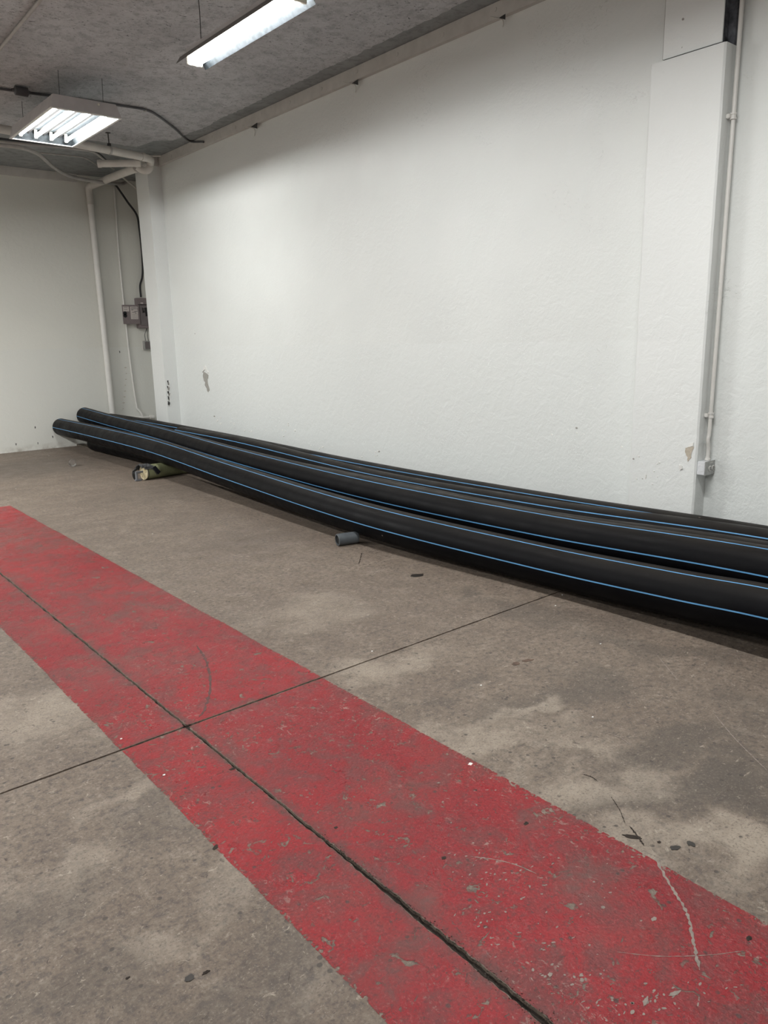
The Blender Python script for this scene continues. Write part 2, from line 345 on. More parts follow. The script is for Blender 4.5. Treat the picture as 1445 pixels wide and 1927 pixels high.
# ------------------------------------------------------------------ mesh helpers
def build(name, verts, faces, mat, parent=None, smooth=False, loc=None):
    me = bpy.data.meshes.new(name); me.from_pydata([tuple(v) for v in verts], [], faces)
    me.validate(); me.update()
    bm = bmesh.new(); bm.from_mesh(me); bmesh.ops.recalc_face_normals(bm, faces=bm.faces); bm.to_mesh(me); bm.free()
    if smooth:
        for p in me.polygons: p.use_smooth = True
    me.materials.append(M[mat]); o = bpy.data.objects.new(name, me); COL.objects.link(o)
    if parent is not None: o.parent = parent; o.matrix_parent_inverse = parent.matrix_world.inverted() if False else Matrix.Identity(4)
    return o
class MB:
    def __init__(s): s.v = []; s.f = []
    def add(s, v, f):
        k = len(s.v); s.v += [Vector(p) for p in v]; s.f += [tuple(i+k for i in q) for q in f]; return s
    def box(s, a, b, bev=0.0):
        x0, y0, z0 = a; x1, y1, z1 = b
        if not bev:
            s.add([(x0,y0,z0),(x1,y0,z0),(x1,y1,z0),(x0,y1,z0),(x0,y0,z1),(x1,y0,z1),(x1,y1,z1),(x0,y1,z1)],
                  [(0,3,2,1),(4,5,6,7),(0,1,5,4),(1,2,6,5),(2,3,7,6),(3,0,4,7)]); return s
        bm = bmesh.new(); bmesh.ops.create_cube(bm, size=1)
        for v in bm.verts: v.co = Vector(((x0+x1)/2+v.co.x*(x1-x0), (y0+y1)/2+v.co.y*(y1-y0), (z0+z1)/2+v.co.z*(z1-z0)))
        bmesh.ops.bevel(bm, geom=bm.edges[:], offset=bev, segments=2, affect='EDGES')
        s.add([v.co.copy() for v in bm.verts], [tuple(v.index for v in f.verts) for f in bm.faces]); bm.free(); return s
    def sweep(s, pts, r, n=12, cap=True, closed_r=None):
        pts = [Vector(p) for p in pts]; rs = r if isinstance(r, (list, tuple)) else [r]*len(pts)
        t0 = (pts[1]-pts[0]).normalized(); up = Vector((0, 0, 1)) if abs(t0.z) < .9 else Vector((1, 0, 0))
        u = t0.cross(up).normalized(); k = len(s.v); prev = t0
        for i, p in enumerate(pts):
            t = ((pts[min(i+1, len(pts)-1)]-pts[max(i-1, 0)])).normalized()
            ax = prev.cross(t)
            if ax.length > 1e-6: u = Matrix.Rotation(prev.angle(t), 3, ax.normalized()) @ u
            prev = t; w_ = t.cross(u).normalized()
            for j in range(n):
                a = 2*math.pi*j/n; s.v.append(p + (u*math.cos(a)+w_*math.sin(a))*rs[i])
        for i in range(len(pts)-1):
            for j in range(n):
                a = k+i*n+j; b = k+i*n+(j+1) % n; s.f.append((a, b, b+n, a+n))
        if cap: s.f.append(tuple(k+j for j in range(n))[::-1]); s.f.append(tuple(k+(len(pts)-1)*n+j for j in range(n)))
        return s
    def lathe(s, origin, axis, prof, n=24):
        """prof: (distance along axis, radius)"""
        o = Vector(origin); t = Vector(axis).normalized(); up = Vector((0, 0, 1)) if abs(t.z) < .9 else Vector((1, 0, 0))
        u = t.cross(up).normalized(); w_ = t.cross(u); k = len(s.v)
        for d, r in prof:
            for j in range(n):
                a = 2*math.pi*j/n; s.v.append(o+t*d+(u*math.cos(a)+w_*math.sin(a))*max(r, 1e-4))
        for i in range(len(prof)-1):
            for j in range(n):
                a = k+i*n+j; b = k+i*n+(j+1) % n; s.f.append((a, b, b+n, a+n))
        return s
    def slab(s, outline, nrm, th):
        """prism: outline (3-D points) pushed along nrm by th"""
        nrm = Vector(nrm); n = len(outline); a = [Vector(p) for p in outline]; b = [p+nrm*th for p in a]
        f = [tuple(range(n))[::-1], tuple(range(n, 2*n))]+[(i, (i+1) % n, n+(i+1) % n, n+i) for i in range(n)]
        return s.add(a+b, f)
    def obj(s, name, mat, parent=None, smooth=False): return build(name, s.v, s.f, mat, parent, smooth)
def smooth_path(pts, sub=6):
    pts = [Vector(p) for p in pts]; out = []
    P = [pts[0]*2-pts[1]]+pts+[pts[-1]*2-pts[-2]]
    for i in range(1, len(P)-2):
        for k in range(sub):
            t = k/sub; a, b, c, d = P[i-1], P[i], P[i+1], P[i+2]
            out.append(0.5*((2*b)+(c-a)*t+(2*a-5*b+4*c-d)*t*t+(3*b-a-3*c+d)*t**3))
    return out+[pts[-1]]
def auto_smooth(o, ang=40):
    for p in o.data.polygons: p.use_smooth = True
    bm = bmesh.new(); bm.from_mesh(o.data)
    for e in bm.edges: e.smooth = (len(e.link_faces) == 2 and e.calc_face_angle(0) < math.radians(ang))
    bm.to_mesh(o.data); bm.free(); return o
def tag(o, label, cat, group=None, kind=None):
    o['label'] = label; o['category'] = cat
    if group: o['group'] = group
    if kind: o['kind'] = kind
    return o
def thing(name, loc, label, cat, group=None):
    o = bpy.data.objects.new(name, None); COL.objects.link(o); o.location = loc; o.empty_display_size = .05
    return tag(o, label, cat, group)
def under(o, parent):
    """parent a world-space mesh to an Empty, keeping its place"""
    L = Vector(parent.location)
    for v in o.data.vertices: v.co -= L
    o.parent = parent; return o
def structure(o): o['kind'] = 'structure'; return o
def part_label(o, l): o['label'] = l; return o

# ------------------------------------------------------------------ room shell
WX, WB, XL, YN, HC = 4.75, 11.82, -5.2, -3.2, 3.885
J1, J2, J3 = 1.155, 2.655, 6.55

def hgap(seed, y, base, amp, sc=9.0):
    return base + amp*(noise.noise(Vector((y*sc, seed, 0))) + .7*noise.noise(Vector((y*sc*4, seed, 3))) + .5*noise.noise(Vector((y*sc*11, seed, 6))))
def joint_x(side, y):      # half width of the long joint; it is broken out wider near the camera
    b = 0.0052 + 0.0060*max(0.0, min(1.0, (1.9-y)/1.1))
    return max(0.002, hgap(11+side, y, b, 0.0030+b*.35))
def joint_y(side, x, wide): return max(0.0012, hgap(31+side, x, wide, wide*.4))
floor = structure(MB().box((XL, YN, -0.16), (5.3, WB, -0.012)).obj('floor', 'dirt'))
xs = [(XL, J1, None, 0), (J1, 5.3, 1, None)]; ys = [(YN, J2, 0.004), (J2, J3, 0.004), (J3, WB, 0.0016)]
slab_edges = {}
def edge_samples(a, b, fine=0.012):
    out = []; v = a
    while v < b: out.append(v); v += fine if v < 4 else fine*2.5
    return out+[b]
for ix, (xa, xb) in enumerate(((XL, J1), (J1, 5.3))):
    for iy, (ya, yb) in enumerate(((YN, J2), (J2, J3), (J3, WB))):
        ga = [None, 0.0055, 0.0014][iy]; gb = [0.0055, 0.0014, None][iy]
        y0 = (lambda x: ya) if ga is None else (lambda x, ya=ya, ga=ga, iy=iy: ya+joint_y(iy, x, ga))
        y1 = (lambda x: yb) if gb is None else (lambda x, yb=yb, gb=gb, iy=iy: yb-joint_y(iy+5, x, gb))
        xL = (lambda y: xa) if ix == 0 else (lambda y: J1+joint_x(1, y))
        xR = (lambda y: J1-joint_x(0, y)) if ix == 0 else (lambda y: xb)
        xe = [v for v in edge_samples(max(xa, -1.5) if ix == 0 else xa, xb, 0.012)]
        if ix == 0: xe = [xa]+xe
        xe = [v for v in xe if (ix == 1 or v < J1-0.013) and (ix == 0 or v > J1+0.013)]
        xe = ([xa] if ix == 0 else [])+[v for v in xe if v != xa]+([xb] if ix == 1 and xe[-1] != xb else [])
        ye = [v for v in edge_samples(ya, yb, 0.012) if ya+0.012 < v < yb-0.012]
        loop = [(x, y0(x)) for x in xe]
        loop += [(xR(y), y) for y in ye] if ix == 0 else []
        loop += [(x, y1(x)) for x in reversed(xe)]
        loop += [(xL(y), y) for y in reversed(ye)] if ix == 1 else []
        o = MB().slab([(x, y, -0.010) for x, y in loop], (0, 0, 1), 0.010).obj('slab', 'floor', floor)

def stripe_piece(xa, xb, ya, yb, left_joint, right_joint, end_jit):
    ye = edge_samples(ya, yb, 0.012); L = []; Rr = []
    for y in ye:
        nl = 0.0035*noise.noise(Vector((y*7, 5.5, 0)))+0.002*noise.noise(Vector((y*60, 5.5, 0)))
        nr = 0.0045*noise.noise(Vector((y*5, 9.5, 0)))+0.002*noise.noise(Vector((y*60, 9.5, 0)))
        L.append(J1+joint_x(1, y)+.0015 if left_joint else xa+nl)
        Rr.append(J1-joint_x(0, y)-.0015 if right_joint else xb+nr)
    outline = [(x, y, 0.0004) for x, y in zip(Rr, ye)]+[(x, y, 0.0004) for x, y in zip(reversed(L), reversed(ye))]
    k = len(ye); v = []; f = []
    for a, b_, y in zip(L, Rr, ye): v += [(a, y, 0.0007), (b_, y, 0.0007)]
    for i in range(k-1): f.append((2*i, 2*i+1, 2*i+3, 2*i+2))
    o = build('painted_stripe', v, f, 'paint', floor); return o
for (ya, yb) in ((YN+.1, J2-0.008), (J2+0.008, J3-.003), (J3+.003, 7.82)):
    stripe_piece(0.887, 0, ya, yb, False, True, 0); stripe_piece(0, 1.820, ya, yb, True, False, 0)

# crumbs and dirt broken out of the joint
mb = MB()
for i in range(900):
    y = random.uniform(0.55, 1.75)**1.0; k = max(0.15, (1.7-y)); x = J1+random.gauss(0.004, 0.011*k+.003)
    s_ = random.uniform(.0008, .0032)
    q = [Vector((x+random.uniform(-s_, s_), y+random.uniform(-s_, s_)*1.6, 0.0006)) for _ in range(3)]+[Vector((x, y, 0.0006+s_*.8))]
    mb.add(q, [(0, 1, 2), (0, 1, 3), (1, 2, 3), (2, 0, 3)])
d = mb.obj('joint_debris', 'dirt', floor); d['kind'] = 'stuff'

def patch(px, py, w_, h_, mat, name, seed=0, th=0.0007, ang=0.0, z0=0.0008):
    x, y = F(px, py); pts = []
    for i in range(28):
        a = 2*math.pi*i/28; r = 1+.45*noise.noise(Vector((math.cos(a)*1.6, math.sin(a)*1.6, seed)))+.16*noise.noise(Vector((math.cos(a)*6, math.sin(a)*6, seed)))
        u, v = math.cos(a)*w_*r, math.sin(a)*h_*r
        pts.append((x+u*math.cos(ang)-v*math.sin(ang), y+u*math.sin(ang)+v*math.cos(ang), z0))
    return MB().slab(pts, (0, 0, 1), th).obj(name, mat, floor)
patch(357, 1841, .012, .010, 'oil', 'oil_spot', 1); patch(785, 1083, .045, .028, 'oil', 'oil_spot', 2, ang=-.3)
patch(970, 1249, .022, .014, 'brown_stain', 'stain', 3); patch(992, 1243, .028, .013, 'brown_stain', 'stain', 4, ang=-.4)
patch(1270, 1596, .018, .009, 'oil', 'oil_spot', 5, ang=-.4); patch(1300, 1588, .012, .012, 'oil', 'oil_spot', 6)
patch(438, 1447, .012, .007, 'dirt', 'oil_spot', 7); patch(632, 1558, .007, .005, 'dirt', 'oil_spot', 8); patch(240, 1841, .005, .003, 'dirt', 'oil_spot', 9)
patch(1190, 1575, .03, .008, 'dirt', 'oil_spot', 10, ang=-1.0); patch(405, 1595, .012, .006, 'dirt', 'oil_spot', 12, ang=.6)
patch(990, 1550, .010, .006, 'dirt', 'oil_spot', 13); patch(1409, 1766, .010, .006, 'dirt', 'oil_spot', 14); patch(835, 1615, .008, .005, 'dirt', 'oil_spot', 15)
patch(1240, 1585, .006, .005, 'dirt', 'oil_spot', 16); patch(388, 1830, .010, .004, 'dirt', 'oil_spot', 17); patch(1230, 1730, .0098, .0049, 'scratch', 'bare_patch', 21)
patch(1035, 1835, .0070, .0042, 'scratch', 'bare_patch', 22); patch(1095, 1845, .0062, .0042, 'scratch', 'bare_patch', 23); patch(1270, 1870, .0154, .0049, 'scratch', 'bare_patch', 24, ang=-.3)
patch(1215, 1885, .0140, .0042, 'scratch', 'bare_patch', 25, ang=.3); patch(1135, 1708, .0056, .0049, 'scratch', 'bare_patch', 26); patch(885, 1438, .01, .006, 'paint_flake', 'bare_patch', 27)
patch(1190, 1905, .0070, .0042, 'scratch', 'bare_patch', 28)
rr_ = random.Random(5)
for (cx0, cy0, nn_, sx_, sy_) in ((1050, 1835, 22, 40, 8), (1270, 1868, 26, 45, 14), (1170, 1895, 20, 50, 12), (1020, 1770, 14, 40, 20), (930, 1640, 18, 60, 14), (880, 1610, 12, 40, 10),
        (1000, 1680, 16, 40, 30), (920, 1720, 16, 25, 30), (440, 1390, 18, 40, 14), (560, 1500, 10, 60, 30), (1130, 1700, 12, 30, 40), (870, 1500, 14, 60, 30), (400, 1160, 20, 90, 40), (540, 1260, 16, 60, 20), (350, 1230, 12, 60, 40)):
    for _k in range(nn_):
        patch(cx0+rr_.gauss(0, sx_), cy0+rr_.gauss(0, sy_), rr_.uniform(.0015, .006), rr_.uniform(.001, .003), 'scratch', 'paint_chip', rr_.random()*90, th=.0003, ang=rr_.uniform(-.7, .7))
def scratch(pix, w_, mat, seed):
    P = smooth_path([Vector((*F(*p), 0.0012)) for p in pix], 14); v = []; f = []
    for i, p in enumerate(P):
        t = (P[min(i+1, len(P)-1)]-P[max(i-1, 0)]).normalized(); nn = Vector((-t.y, t.x, 0))
        k = w_*max(.12, .7+1.5*noise.noise(Vector((i*.7, seed, 0))))*min(1, (i+1)/4, (len(P)-i)/4); off = nn*w_*.8*noise.noise(Vector((i*.5, seed, 9)))
        v += [p+off+nn*k, p+off-nn*k]
    for i in range(len(P)-1): f.append((2*i, 2*i+1, 2*i+3, 2*i+2))
    build('scratch', v, f, mat, floor)
scratch([(1232, 1615), (1262, 1668), (1292, 1718), (1304, 1770), (1316, 1826)], .0050, 'scratch', 1)
scratch([(1345, 1345), (1378, 1385), (1412, 1420), (1445, 1452)], .0022, 'scratch', 2)
scratch([(1235, 1232), (1260, 1262), (1275, 1280)], .002, 'scratch', 3)
scratch([(885, 1612), (930, 1618), (970, 1628), (1010, 1645)], .0020, 'scratch', 4)
scratch([(1160, 1792), (1240, 1800), (1330, 1798), (1400, 1790)], .0012, 'scratch', 5)
scratch([(1140, 1378), (1170, 1390), (1188, 1404)], .0018, 'scratch', 6)
scratch([(370, 1215), (388, 1245), (396, 1290), (385, 1335), (374, 1350)], .007, 'black_mark', 7)
scratch([(1096, 1457), (1112, 1462), (1124, 1470)], .0024, 'dirt', 8)
scratch([(1150, 1500), (1166, 1525), (1176, 1550)], .0016, 'dirt', 18)
scratch([(1185, 1555), (1200, 1575), (1212, 1592)], .0035, 'dirt', 19)
scratch([(681, 1040), (678, 1052), (675, 1062)], .004, 'dirt', 9)
for (px, py) in ((228, 1391), (309, 1459), (1058, 1120), (1045, 1140), (905, 1290), (1115, 1350), (287, 1005), (92, 858), (30, 920), (1130, 1212), (700, 1226)):
    patch(px, py, .0042, .0035, 'paint_flake', 'paint_crumb', px, th=.002)

# walls
def wall_profile():
    w_ = MB().box((WX, YN-.2, 0), (WX+.55, 10.42, HC+.1)).box((5.22, 10.42, 0), (5.45, WB+.2, HC+.1))
    return structure(w_.obj('wall_right', 'wall'))
wall_r = wall_profile()
wall_b = structure(MB().box((XL-.2, WB, 0), (5.22, WB+.2, HC+.1)).obj('wall_back', 'wall_back'))
structure(MB().box((XL-.2, YN-.2, 0), (XL, WB, HC+.1)).obj('wall_left', 'wall'))
structure(MB().box((XL, YN-.2, 0), (WX, YN, HC+.1)).obj('wall_front', 'wall'))
ceil = structure(MB().box((XL-.2, YN-.2, HC+.001), (5.6, WB+.2, HC+.18)).obj('ceiling', 'ceil_smooth'))
# sprayed coat with a ragged edge, short of the walls
def ragged(a, b, fixed, ax, amp, seed):
    out = []; n = int(abs(b-a)/.03)
    for i in range(n+1):
        t = a+(b-a)*i/n; j = amp*(noise.noise(Vector((t*2.2, seed, 0)))+.8*noise.noise(Vector((t*16, seed, 0)))+.5*noise.noise(Vector((t*50, seed, 0))))
        out.append((fixed+j, t) if ax == 0 else (t, fixed+j))
    return out
loop = ragged(YN, 9.05, 4.50, 0, .035, 1)+[(4.47, 9.2), (4.30, 9.34)]+ragged(4.25, XL, 9.75, 1, .05, 2)+[(XL, YN)]
MB().slab([(x, y, HC-.016) for x, y in loop], (0, 0, 1), .0165).obj('sprayed_coating', 'ceil', ceil)

# pilasters
p1 = MB().box((4.56, 10.19, 0), (4.80, 10.58, HC)).box((4.75, 10.42, 0), (5.23, 10.58, HC)).obj('pilaster', 'pilaster', wall_r); part_label(p1, 'narrow white pilaster in the far corner')
bm_ = MB()
def rough_prism(x0, x1, y0, y1, z0, z1, amp=.004):
    out = MB(); n = 70; v = []; prof = []
    for i in range(n+1):
        z = z0+(z1-z0)*i/n
        e = amp*(noise.noise(Vector((z*9, 1, 0)))+noise.noise(Vector((z*40, 4, 0)))*.8)*(1 if z < 1.2 else .35)
        g = amp*.4*noise.noise(Vector((z*7, 8, 0)))
        v += [(x1, y1+.072, z), (x0+.010, y1+.004+g, z), (x0, y1-.010+g, z), (x0, y0+.012+e, z), (x0+.008, y0+e, z), (x1, y0, z)]
    f = []
    for i in range(n):
        for j in range(6):
            a = i*6+j; b = i*6+(j+1) % 6; f.append((a, b, b+6, a+6))
    f += [tuple(range(6)), tuple(n*6+j for j in range(6))]
    return out.add(v, f)
p2 = rough_prism(4.62, 4.76, 2.413, 2.89, 0, 3.105).obj('pilaster', 'pilaster', wall_r); part_label(p2, 'wide white pilaster stopping short of the ceiling')
p3 = MB().box((4.645, 2.452, 3.1195), (4.654, 2.825, HC), .002).obj('casing_panel', 'pilaster', wall_r)
MB().box((4.656, 2.458, 3.10), (4.752, 2.82, HC)).box((4.72, 2.415, 3.10), (4.752, 2.458, HC)).obj('bare_recess', 'recess', wall_r)
MB().box((4.6465, 2.825, 3.12), (4.70, 2.8275, HC)).obj('seam_crack', 'conduit', wall_r)
MB().sweep([on(1285, 36, 0, 4.652), on(1285, 36, 0, 4.640)], .007, 8).obj('screw_head', 'conduit', wall_r)
MB().sweep([on(1285, 90, 0, 4.652), on(1285, 90, 0, 4.648)], .008, 8).obj('screw_hole', 'black_in', wall_r)

# ledger boards under the ceiling
def board(name, p0, p1, wrap=False):
    return p0
t1 = structure(MB().box((4.705, YN, 3.775), (WX+.002, 10.19, 3.885), .003).box((4.515, 10.14, 3.775), (4.70, 10.19, 3.885), .003).box((4.515, 10.19, 3.775), (4.56, 10.60, 3.885), .003).obj('trim_1', 'board'))
t2 = structure(MB().box((XL, 11.775, 3.775), (4.20, WB+.002, 3.885), .003).obj('trim_2', 'board'))
for i in range(16):
    y = 1.5+i*.55
    if y < 9.9: MB().lathe((4.7055, y, 3.832+.006*((i*7) % 3-1)), (-1, 0, 0), [(0, .016), (.004, .015), (.005, .008), (.0052, 0)], 12).obj('bolt', 'board', t1)
for i in range(9):
    MB().lathe((.2+i*.48, 11.776, 3.832), (0, -1, 0), [(0, .016), (.004, .015), (.005, .008), (.0052, 0)], 12).obj('bolt', 'board', t2)
# paint runs / hooks below the long board
for (px, py) in ((945, 35), (668, 158), (478, 240)):
    a = on(px-22, py-4, 0, 4.704); b = on(px-8, py, 0, 4.70); c = on(px, py+2, 0, 4.705); e = on(px+1, py+16, 0, 4.745)
    MB().sweep(smooth_path([a, b, c, on(px+2, py+8, 0, 4.735), e], 4), [.003]*16+[.002], 6).obj('bent_hook', 'board', t1)
    MB().slab([on(px-6, py-1, 0, 4.7045), on(px+6, py-9, 0, 4.7045), on(px+6, py+2, 0, 4.7045)], (1, 0, 0), -.002).obj('torn_flap', 'iron', t1)

# peeled paint on the walls
def wall_patch(pix, plane_ax, plane, mat, name, parent, th=.002):
    n = Vector((-1, 0, 0)) if plane_ax == 0 else Vector((0, -1, 0))
    rg = random.Random(int(pix[0][0]*7+pix[0][1])); pp = []
    for i in range(len(pix)):
        (xa, ya), (xb, yb) = pix[i], pix[(i+1) % len(pix)]; L_ = math.hypot(xb-xa, yb-ya)
        for k in range(3): pp.append((xa+(xb-xa)*k/3+rg.uniform(-.10, .10)*L_, ya+(yb-ya)*k/3+rg.uniform(-.10, .10)*L_))
    pts = [on(x, y, plane_ax, plane) for x, y in pp]
    return MB().slab(pts, n, th).obj(name, mat, parent)
wall_patch([(383, 700), (388, 702), (392, 705), (391, 714), (392, 724), (395, 734), (392, 738), (388, 728), (384, 716), (382, 706)], 0, WX, 'chip_grey', 'peeled_patch', wall_r)
wall_patch([(385, 688), (388, 690), (393, 700), (392, 703), (386, 695), (382, 700)], 0, WX, 'paint_flake', 'paint_flake', wall_r, .010)
wall_patch([(1290, 843), (1296, 841), (1306, 840), (1304, 848), (1300, 862), (1294, 868), (1293, 858), (1289, 850)], 0, 4.6195, 'chip', 'peeled_patch', wall_r)
wall_patch([(1299, 834), (1305, 833), (1304, 840), (1297, 841)], 0, 4.6195, 'paint_flake', 'paint_flake', wall_r, .004)
wall_patch([(1278, 875), (1283, 875), (1285, 882), (1280, 884)], 0, 4.6195, 'paint_flake', 'paint_flake', wall_r, .006)
for i in range(14):
    t = i/13; px = 315.5+t*3+random.uniform(-1.3, 1.3); py = 718+t*44
    s_ = random.uniform(.8, 2.0)
    wall_patch([(px-s_, py-s_*1.8), (px+s_, py-s_*1.5), (px+s_*.8, py+s_*2), (px-s_*.6, py+s_*1.6)], 1, 10.188, 'iron' if i % 3 == 0 else ('chip_grey' if i % 3 == 1 else 'paint_flake'), 'edge_chip', wall_r, .004)
for i in range(60):
    k = random.choice([(425, 790), (500, 812), (530, 808), (1045, 822), (1100, 815), (480, 815), (1188, 865), (1187, 842), (1210, 900), (1400, 985), (1235, 880), (700, 850), (610, 845)])
    px, py = k[0]+random.gauss(0, 14), k[1]+random.gauss(0, 6); s_ = random.uniform(.7, 1.8)
    pl = 4.6195 if 1185 < px < 1300 else WX
    if pl == WX and 1178 < px < 1330: continue
    wall_patch([(px-s_, py), (px, py-s_), (px+s_*1.2, py-s_*.2), (px+s_*.5, py+s_), (px-s_*.4, py+s_*.8)], 0, pl, 'paint_flake' if i % 9 else 'chip_grey', 'paint_blister', wall_r, random.uniform(.002, .005))
for i in range(30):
    t = i/29; px = 236-4*t+2.2*math.sin(i*1.7)+random.uniform(-1, 1); py = 692+t*80; a_ = random.uniform(.8, 2.6)
    wall_patch([(px-a_, py-.3), (px+a_*.6, py-1.1), (px+a_, py-.2), (px, py+.6)], 1, WB-.001, 'white_pipe' if i % 4 else 'chip', 'paint_crack', wall_b, .005)
for (px, py) in ((30, 836), (71, 834), (99, 822), (66, 804), (225, 662)):
    wall_patch([(px-.8, py-2), (px+.8, py-1.5), (px+1, py+2), (px-.3, py+2.2)], 1, WB-.001, 'iron', 'nick', wall_b, .002)

# ------------------------------------------------------------------ ceiling lamps
def strip_lamp():
    z = 3.36
    fr = on(383, 130, 2, z); nr = on(600, 10, 2, z); fl = on(327, 120, 2, z)
    y1, y0 = (fr.y+fl.y)/2, nr.y; xr = (fr.x+nr.x)/2; xl = fl.x+.012; xc = (xl+xr)/2
    t = thing('strip_light', (xc, (y0+y1)/2, z), 'long white-lit strip light with winged reflector hung at the top edge', 'ceiling light')
    prof = [(xl, z), (xl+.030, z+.045), (xc-.035, z+.062), (xc-.035, z+.062), (xc+.035, z+.062), (xr-.030, z+.045), (xr, z)]
    def extr(pr, ya, yb, th, mat, name):
        v = []; n = len(pr)
        for y in (ya, yb):
            v += [(x, y, zz) for x, zz in pr]+[(x, y, zz+th) for x, zz in pr]
        f = []; 
        for i in range(n-1):
            f += [(i, i+1, 2*n+i+1, 2*n+i), (n+i, 3*n+i, 3*n+i+1, n+i+1), (i, n+i, n+i+1, i+1), (2*n+i, 2*n+i+1, 3*n+i+1, 3*n+i)]
        f += [(0, 2*n, 3*n, n), (n-1, 2*n-1, 4*n-1, 3*n-1)]
        return MB().add(v, f).obj(name, mat)
    under(extr([(xl, z), (xl+.030, z+.045), (xc-.036, z+.060)], y0, y1, .0015, 'housing_dark', 'reflector_wing'), t)
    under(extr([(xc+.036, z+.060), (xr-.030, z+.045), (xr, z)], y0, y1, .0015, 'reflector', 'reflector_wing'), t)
    under(MB().box((xc-.036, y0+.005, z+.058), (xc+.036, y1-.012, z+.105), .004).obj('ballast_housing', 'housing'), t)
    for dx in (-.034, .012):
        zt = z+.004
        under(MB().sweep([(xc+dx, y0+.03, zt), (xc+dx, y1-.07, zt)], .0165, 12).obj('lamp_tube', 'tube_strip', smooth=False), t)
    for yy in (y0+.018, y1-.058):
        under(MB().box((xc-.055, yy-.010, z-.008), (xc+.055, yy+.010, z+.060), .003).obj('tube_socket', 'socket'), t)
    for yy in (y0+.2, y1-.17):
        under(MB().sweep([(xc, yy, z+.10), (xc+.004, yy, z+.3), (xc-.003, yy+.003, HC-.012)], .0028, 6).obj('hanger_wire', 'iron'), t)
    return t
strip_lamp()
def panel_lamp():
    z = 3.53
    c = [on(x, y, 2, z) for x, y in ((17, 262), (140, 275), (231, 222), (93, 201))]
    x0 = (c[0].x+c[3].x)/2; x1 = (c[1].x+c[2].x)/2; y0 = (c[2].y+c[3].y)/2; y1 = (c[0].y+c[1].y)/2; h = .115
    t = thing('panel_light', ((x0+x1)/2, (y0+y1)/2, z), 'boxy grey four-tube ceiling light hanging near the far corner', 'ceiling light')
    e = .012; tp = .035
    # hood, tapering slightly to its top
    O = [(x0, y0, z), (x1, y0, z), (x1, y1, z), (x0, y1, z)]; T = [(x0+tp, y0+.02, z+h), (x1-tp, y0+.02, z+h), (x1-tp, y1-.02, z+h), (x0+tp, y1-.02, z+h)]
    I = [(x0+e, y0+e, z), (x1-e, y0+e, z), (x1-e, y1-e, z), (x0+e, y1-e, z)]; U = [(x0+tp, y0+.03, z+h-.012), (x1-tp, y0+.03, z+h-.012), (x1-tp, y1-.03, z+h-.012), (x0+tp, y1-.03, z+h-.012)]
    f = [(4, 5, 6, 7)]+[(i, (i+1) % 4, 4+(i+1) % 4, 4+i) for i in range(4)]+[(i, (i+1) % 4, 8+(i+1) % 4, 8+i) for i in range(4)]
    under(MB().add(O+T+I, f).obj('housing', 'housing'), t)
    f2 = [(4, 5, 6, 7)]+[(i, (i+1) % 4, 4+(i+1) % 4, 4+i) for i in range(4)]
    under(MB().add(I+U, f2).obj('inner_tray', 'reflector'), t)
    # bottom flange
    fl = MB(); w_ = .022
    fl.box((x0-.003, y0-.003, z-.006), (x1+.003, y0+w_, z)).box((x0-.003, y1-w_, z-.006), (x1+.003, y1+.003, z)).box((x0-.003, y0+w_, z-.006), (x0+w_, y1-w_, z)).box((x1-w_, y0+w_, z-.006), (x1+.003, y1-w_, z))
    under(fl.obj('bottom_rim', 'rim'), t)
    W = x1-x0
    for k in range(4):
        xc = x0+W*(.145+.2367*k)
        under(MB().sweep([(xc, y0+.045, z+.040), (xc, y1-.075, z+.040)], .0155, 12).obj('lamp_tube', 'tube_panel'), t)
        for yy in (y0+.032, y1-.060): under(MB().box((xc-.014, yy-.012, z+.018), (xc+.014, yy+.012, z+.10), .003).obj('tube_socket', 'socket'), t)
    for k in range(3):
        xc = x0+W*(.145+.2367*(k+.5))
        v = []; 
        for yy in (y0+.03, y1-.05): v += [(xc-.045, yy, z+h-.014), (xc, yy, z+.055), (xc+.045, yy, z+h-.014)]
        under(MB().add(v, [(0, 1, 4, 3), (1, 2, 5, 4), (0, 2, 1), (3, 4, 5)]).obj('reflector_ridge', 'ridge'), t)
    for (xx, yy) in ((x0+.12, y0+.10), (x1-.12, y0+.10), (x0+.12, y1-.10), (x1-.12, y1-.10)):
        under(MB().sweep([(xx, yy, z+h-.002), (xx+.01, yy, HC-.014)], .0022, 6).obj('hanger_wire', 'iron'), t)
    under(MB().lathe((x0+W*.68, y0+.006, z+.085), (0, -1, 0), [(0, .011), (.004, .010), (.005, 0)], 10).obj('screw', 'socket'), t)
    return t
panel_lamp()

# ------------------------------------------------------------------ ceiling pipes and conduits
def line(name, pts, r, mat, label, cat, n=10, sub=6, parent=None, group=None):
    o = MB().sweep(smooth_path(pts, sub) if sub else pts, r, n).obj(name, mat, parent); auto_smooth(o)
    if parent is None: tag(o, label, cat, group)
    return o
def ZP(pix, z): return [on(x, y, 2, z) for x, y in pix]
line('conduit', [on(76, 0, 2, 3.853)+(on(76, 0, 2, 3.853)-on(0, 92, 2, 3.853)).normalized()*4.0, on(-35, 134, 2, 3.853)], .013, 'conduit', 'straight painted conduit crossing the ceiling at the top left corner', 'conduit', sub=0)
dz = 3.853
dk = thing('conduit', on(40, 172, 2, dz), 'dark conduit running behind the panel light to the long wall', 'conduit')
cpt = ZP([(-120, 152), (0, 167), (40, 173), (95, 180), (160, 189), (230, 199), (275, 207)], dz)+ZP([(300, 220), (330, 243)], dz)
end = on(383, 267, 0, 4.694); bend = on(356, 265, 0, 4.66); bend.z -= .0
under(line('tube', cpt+[bend, end], .012, 'dark_conduit', '', '', parent=None), dk)
for k in ('label', 'category'):
    for ch in dk.children:
        if k in ch: del ch[k]
jb = on(40, 172, 2, dz-.03)
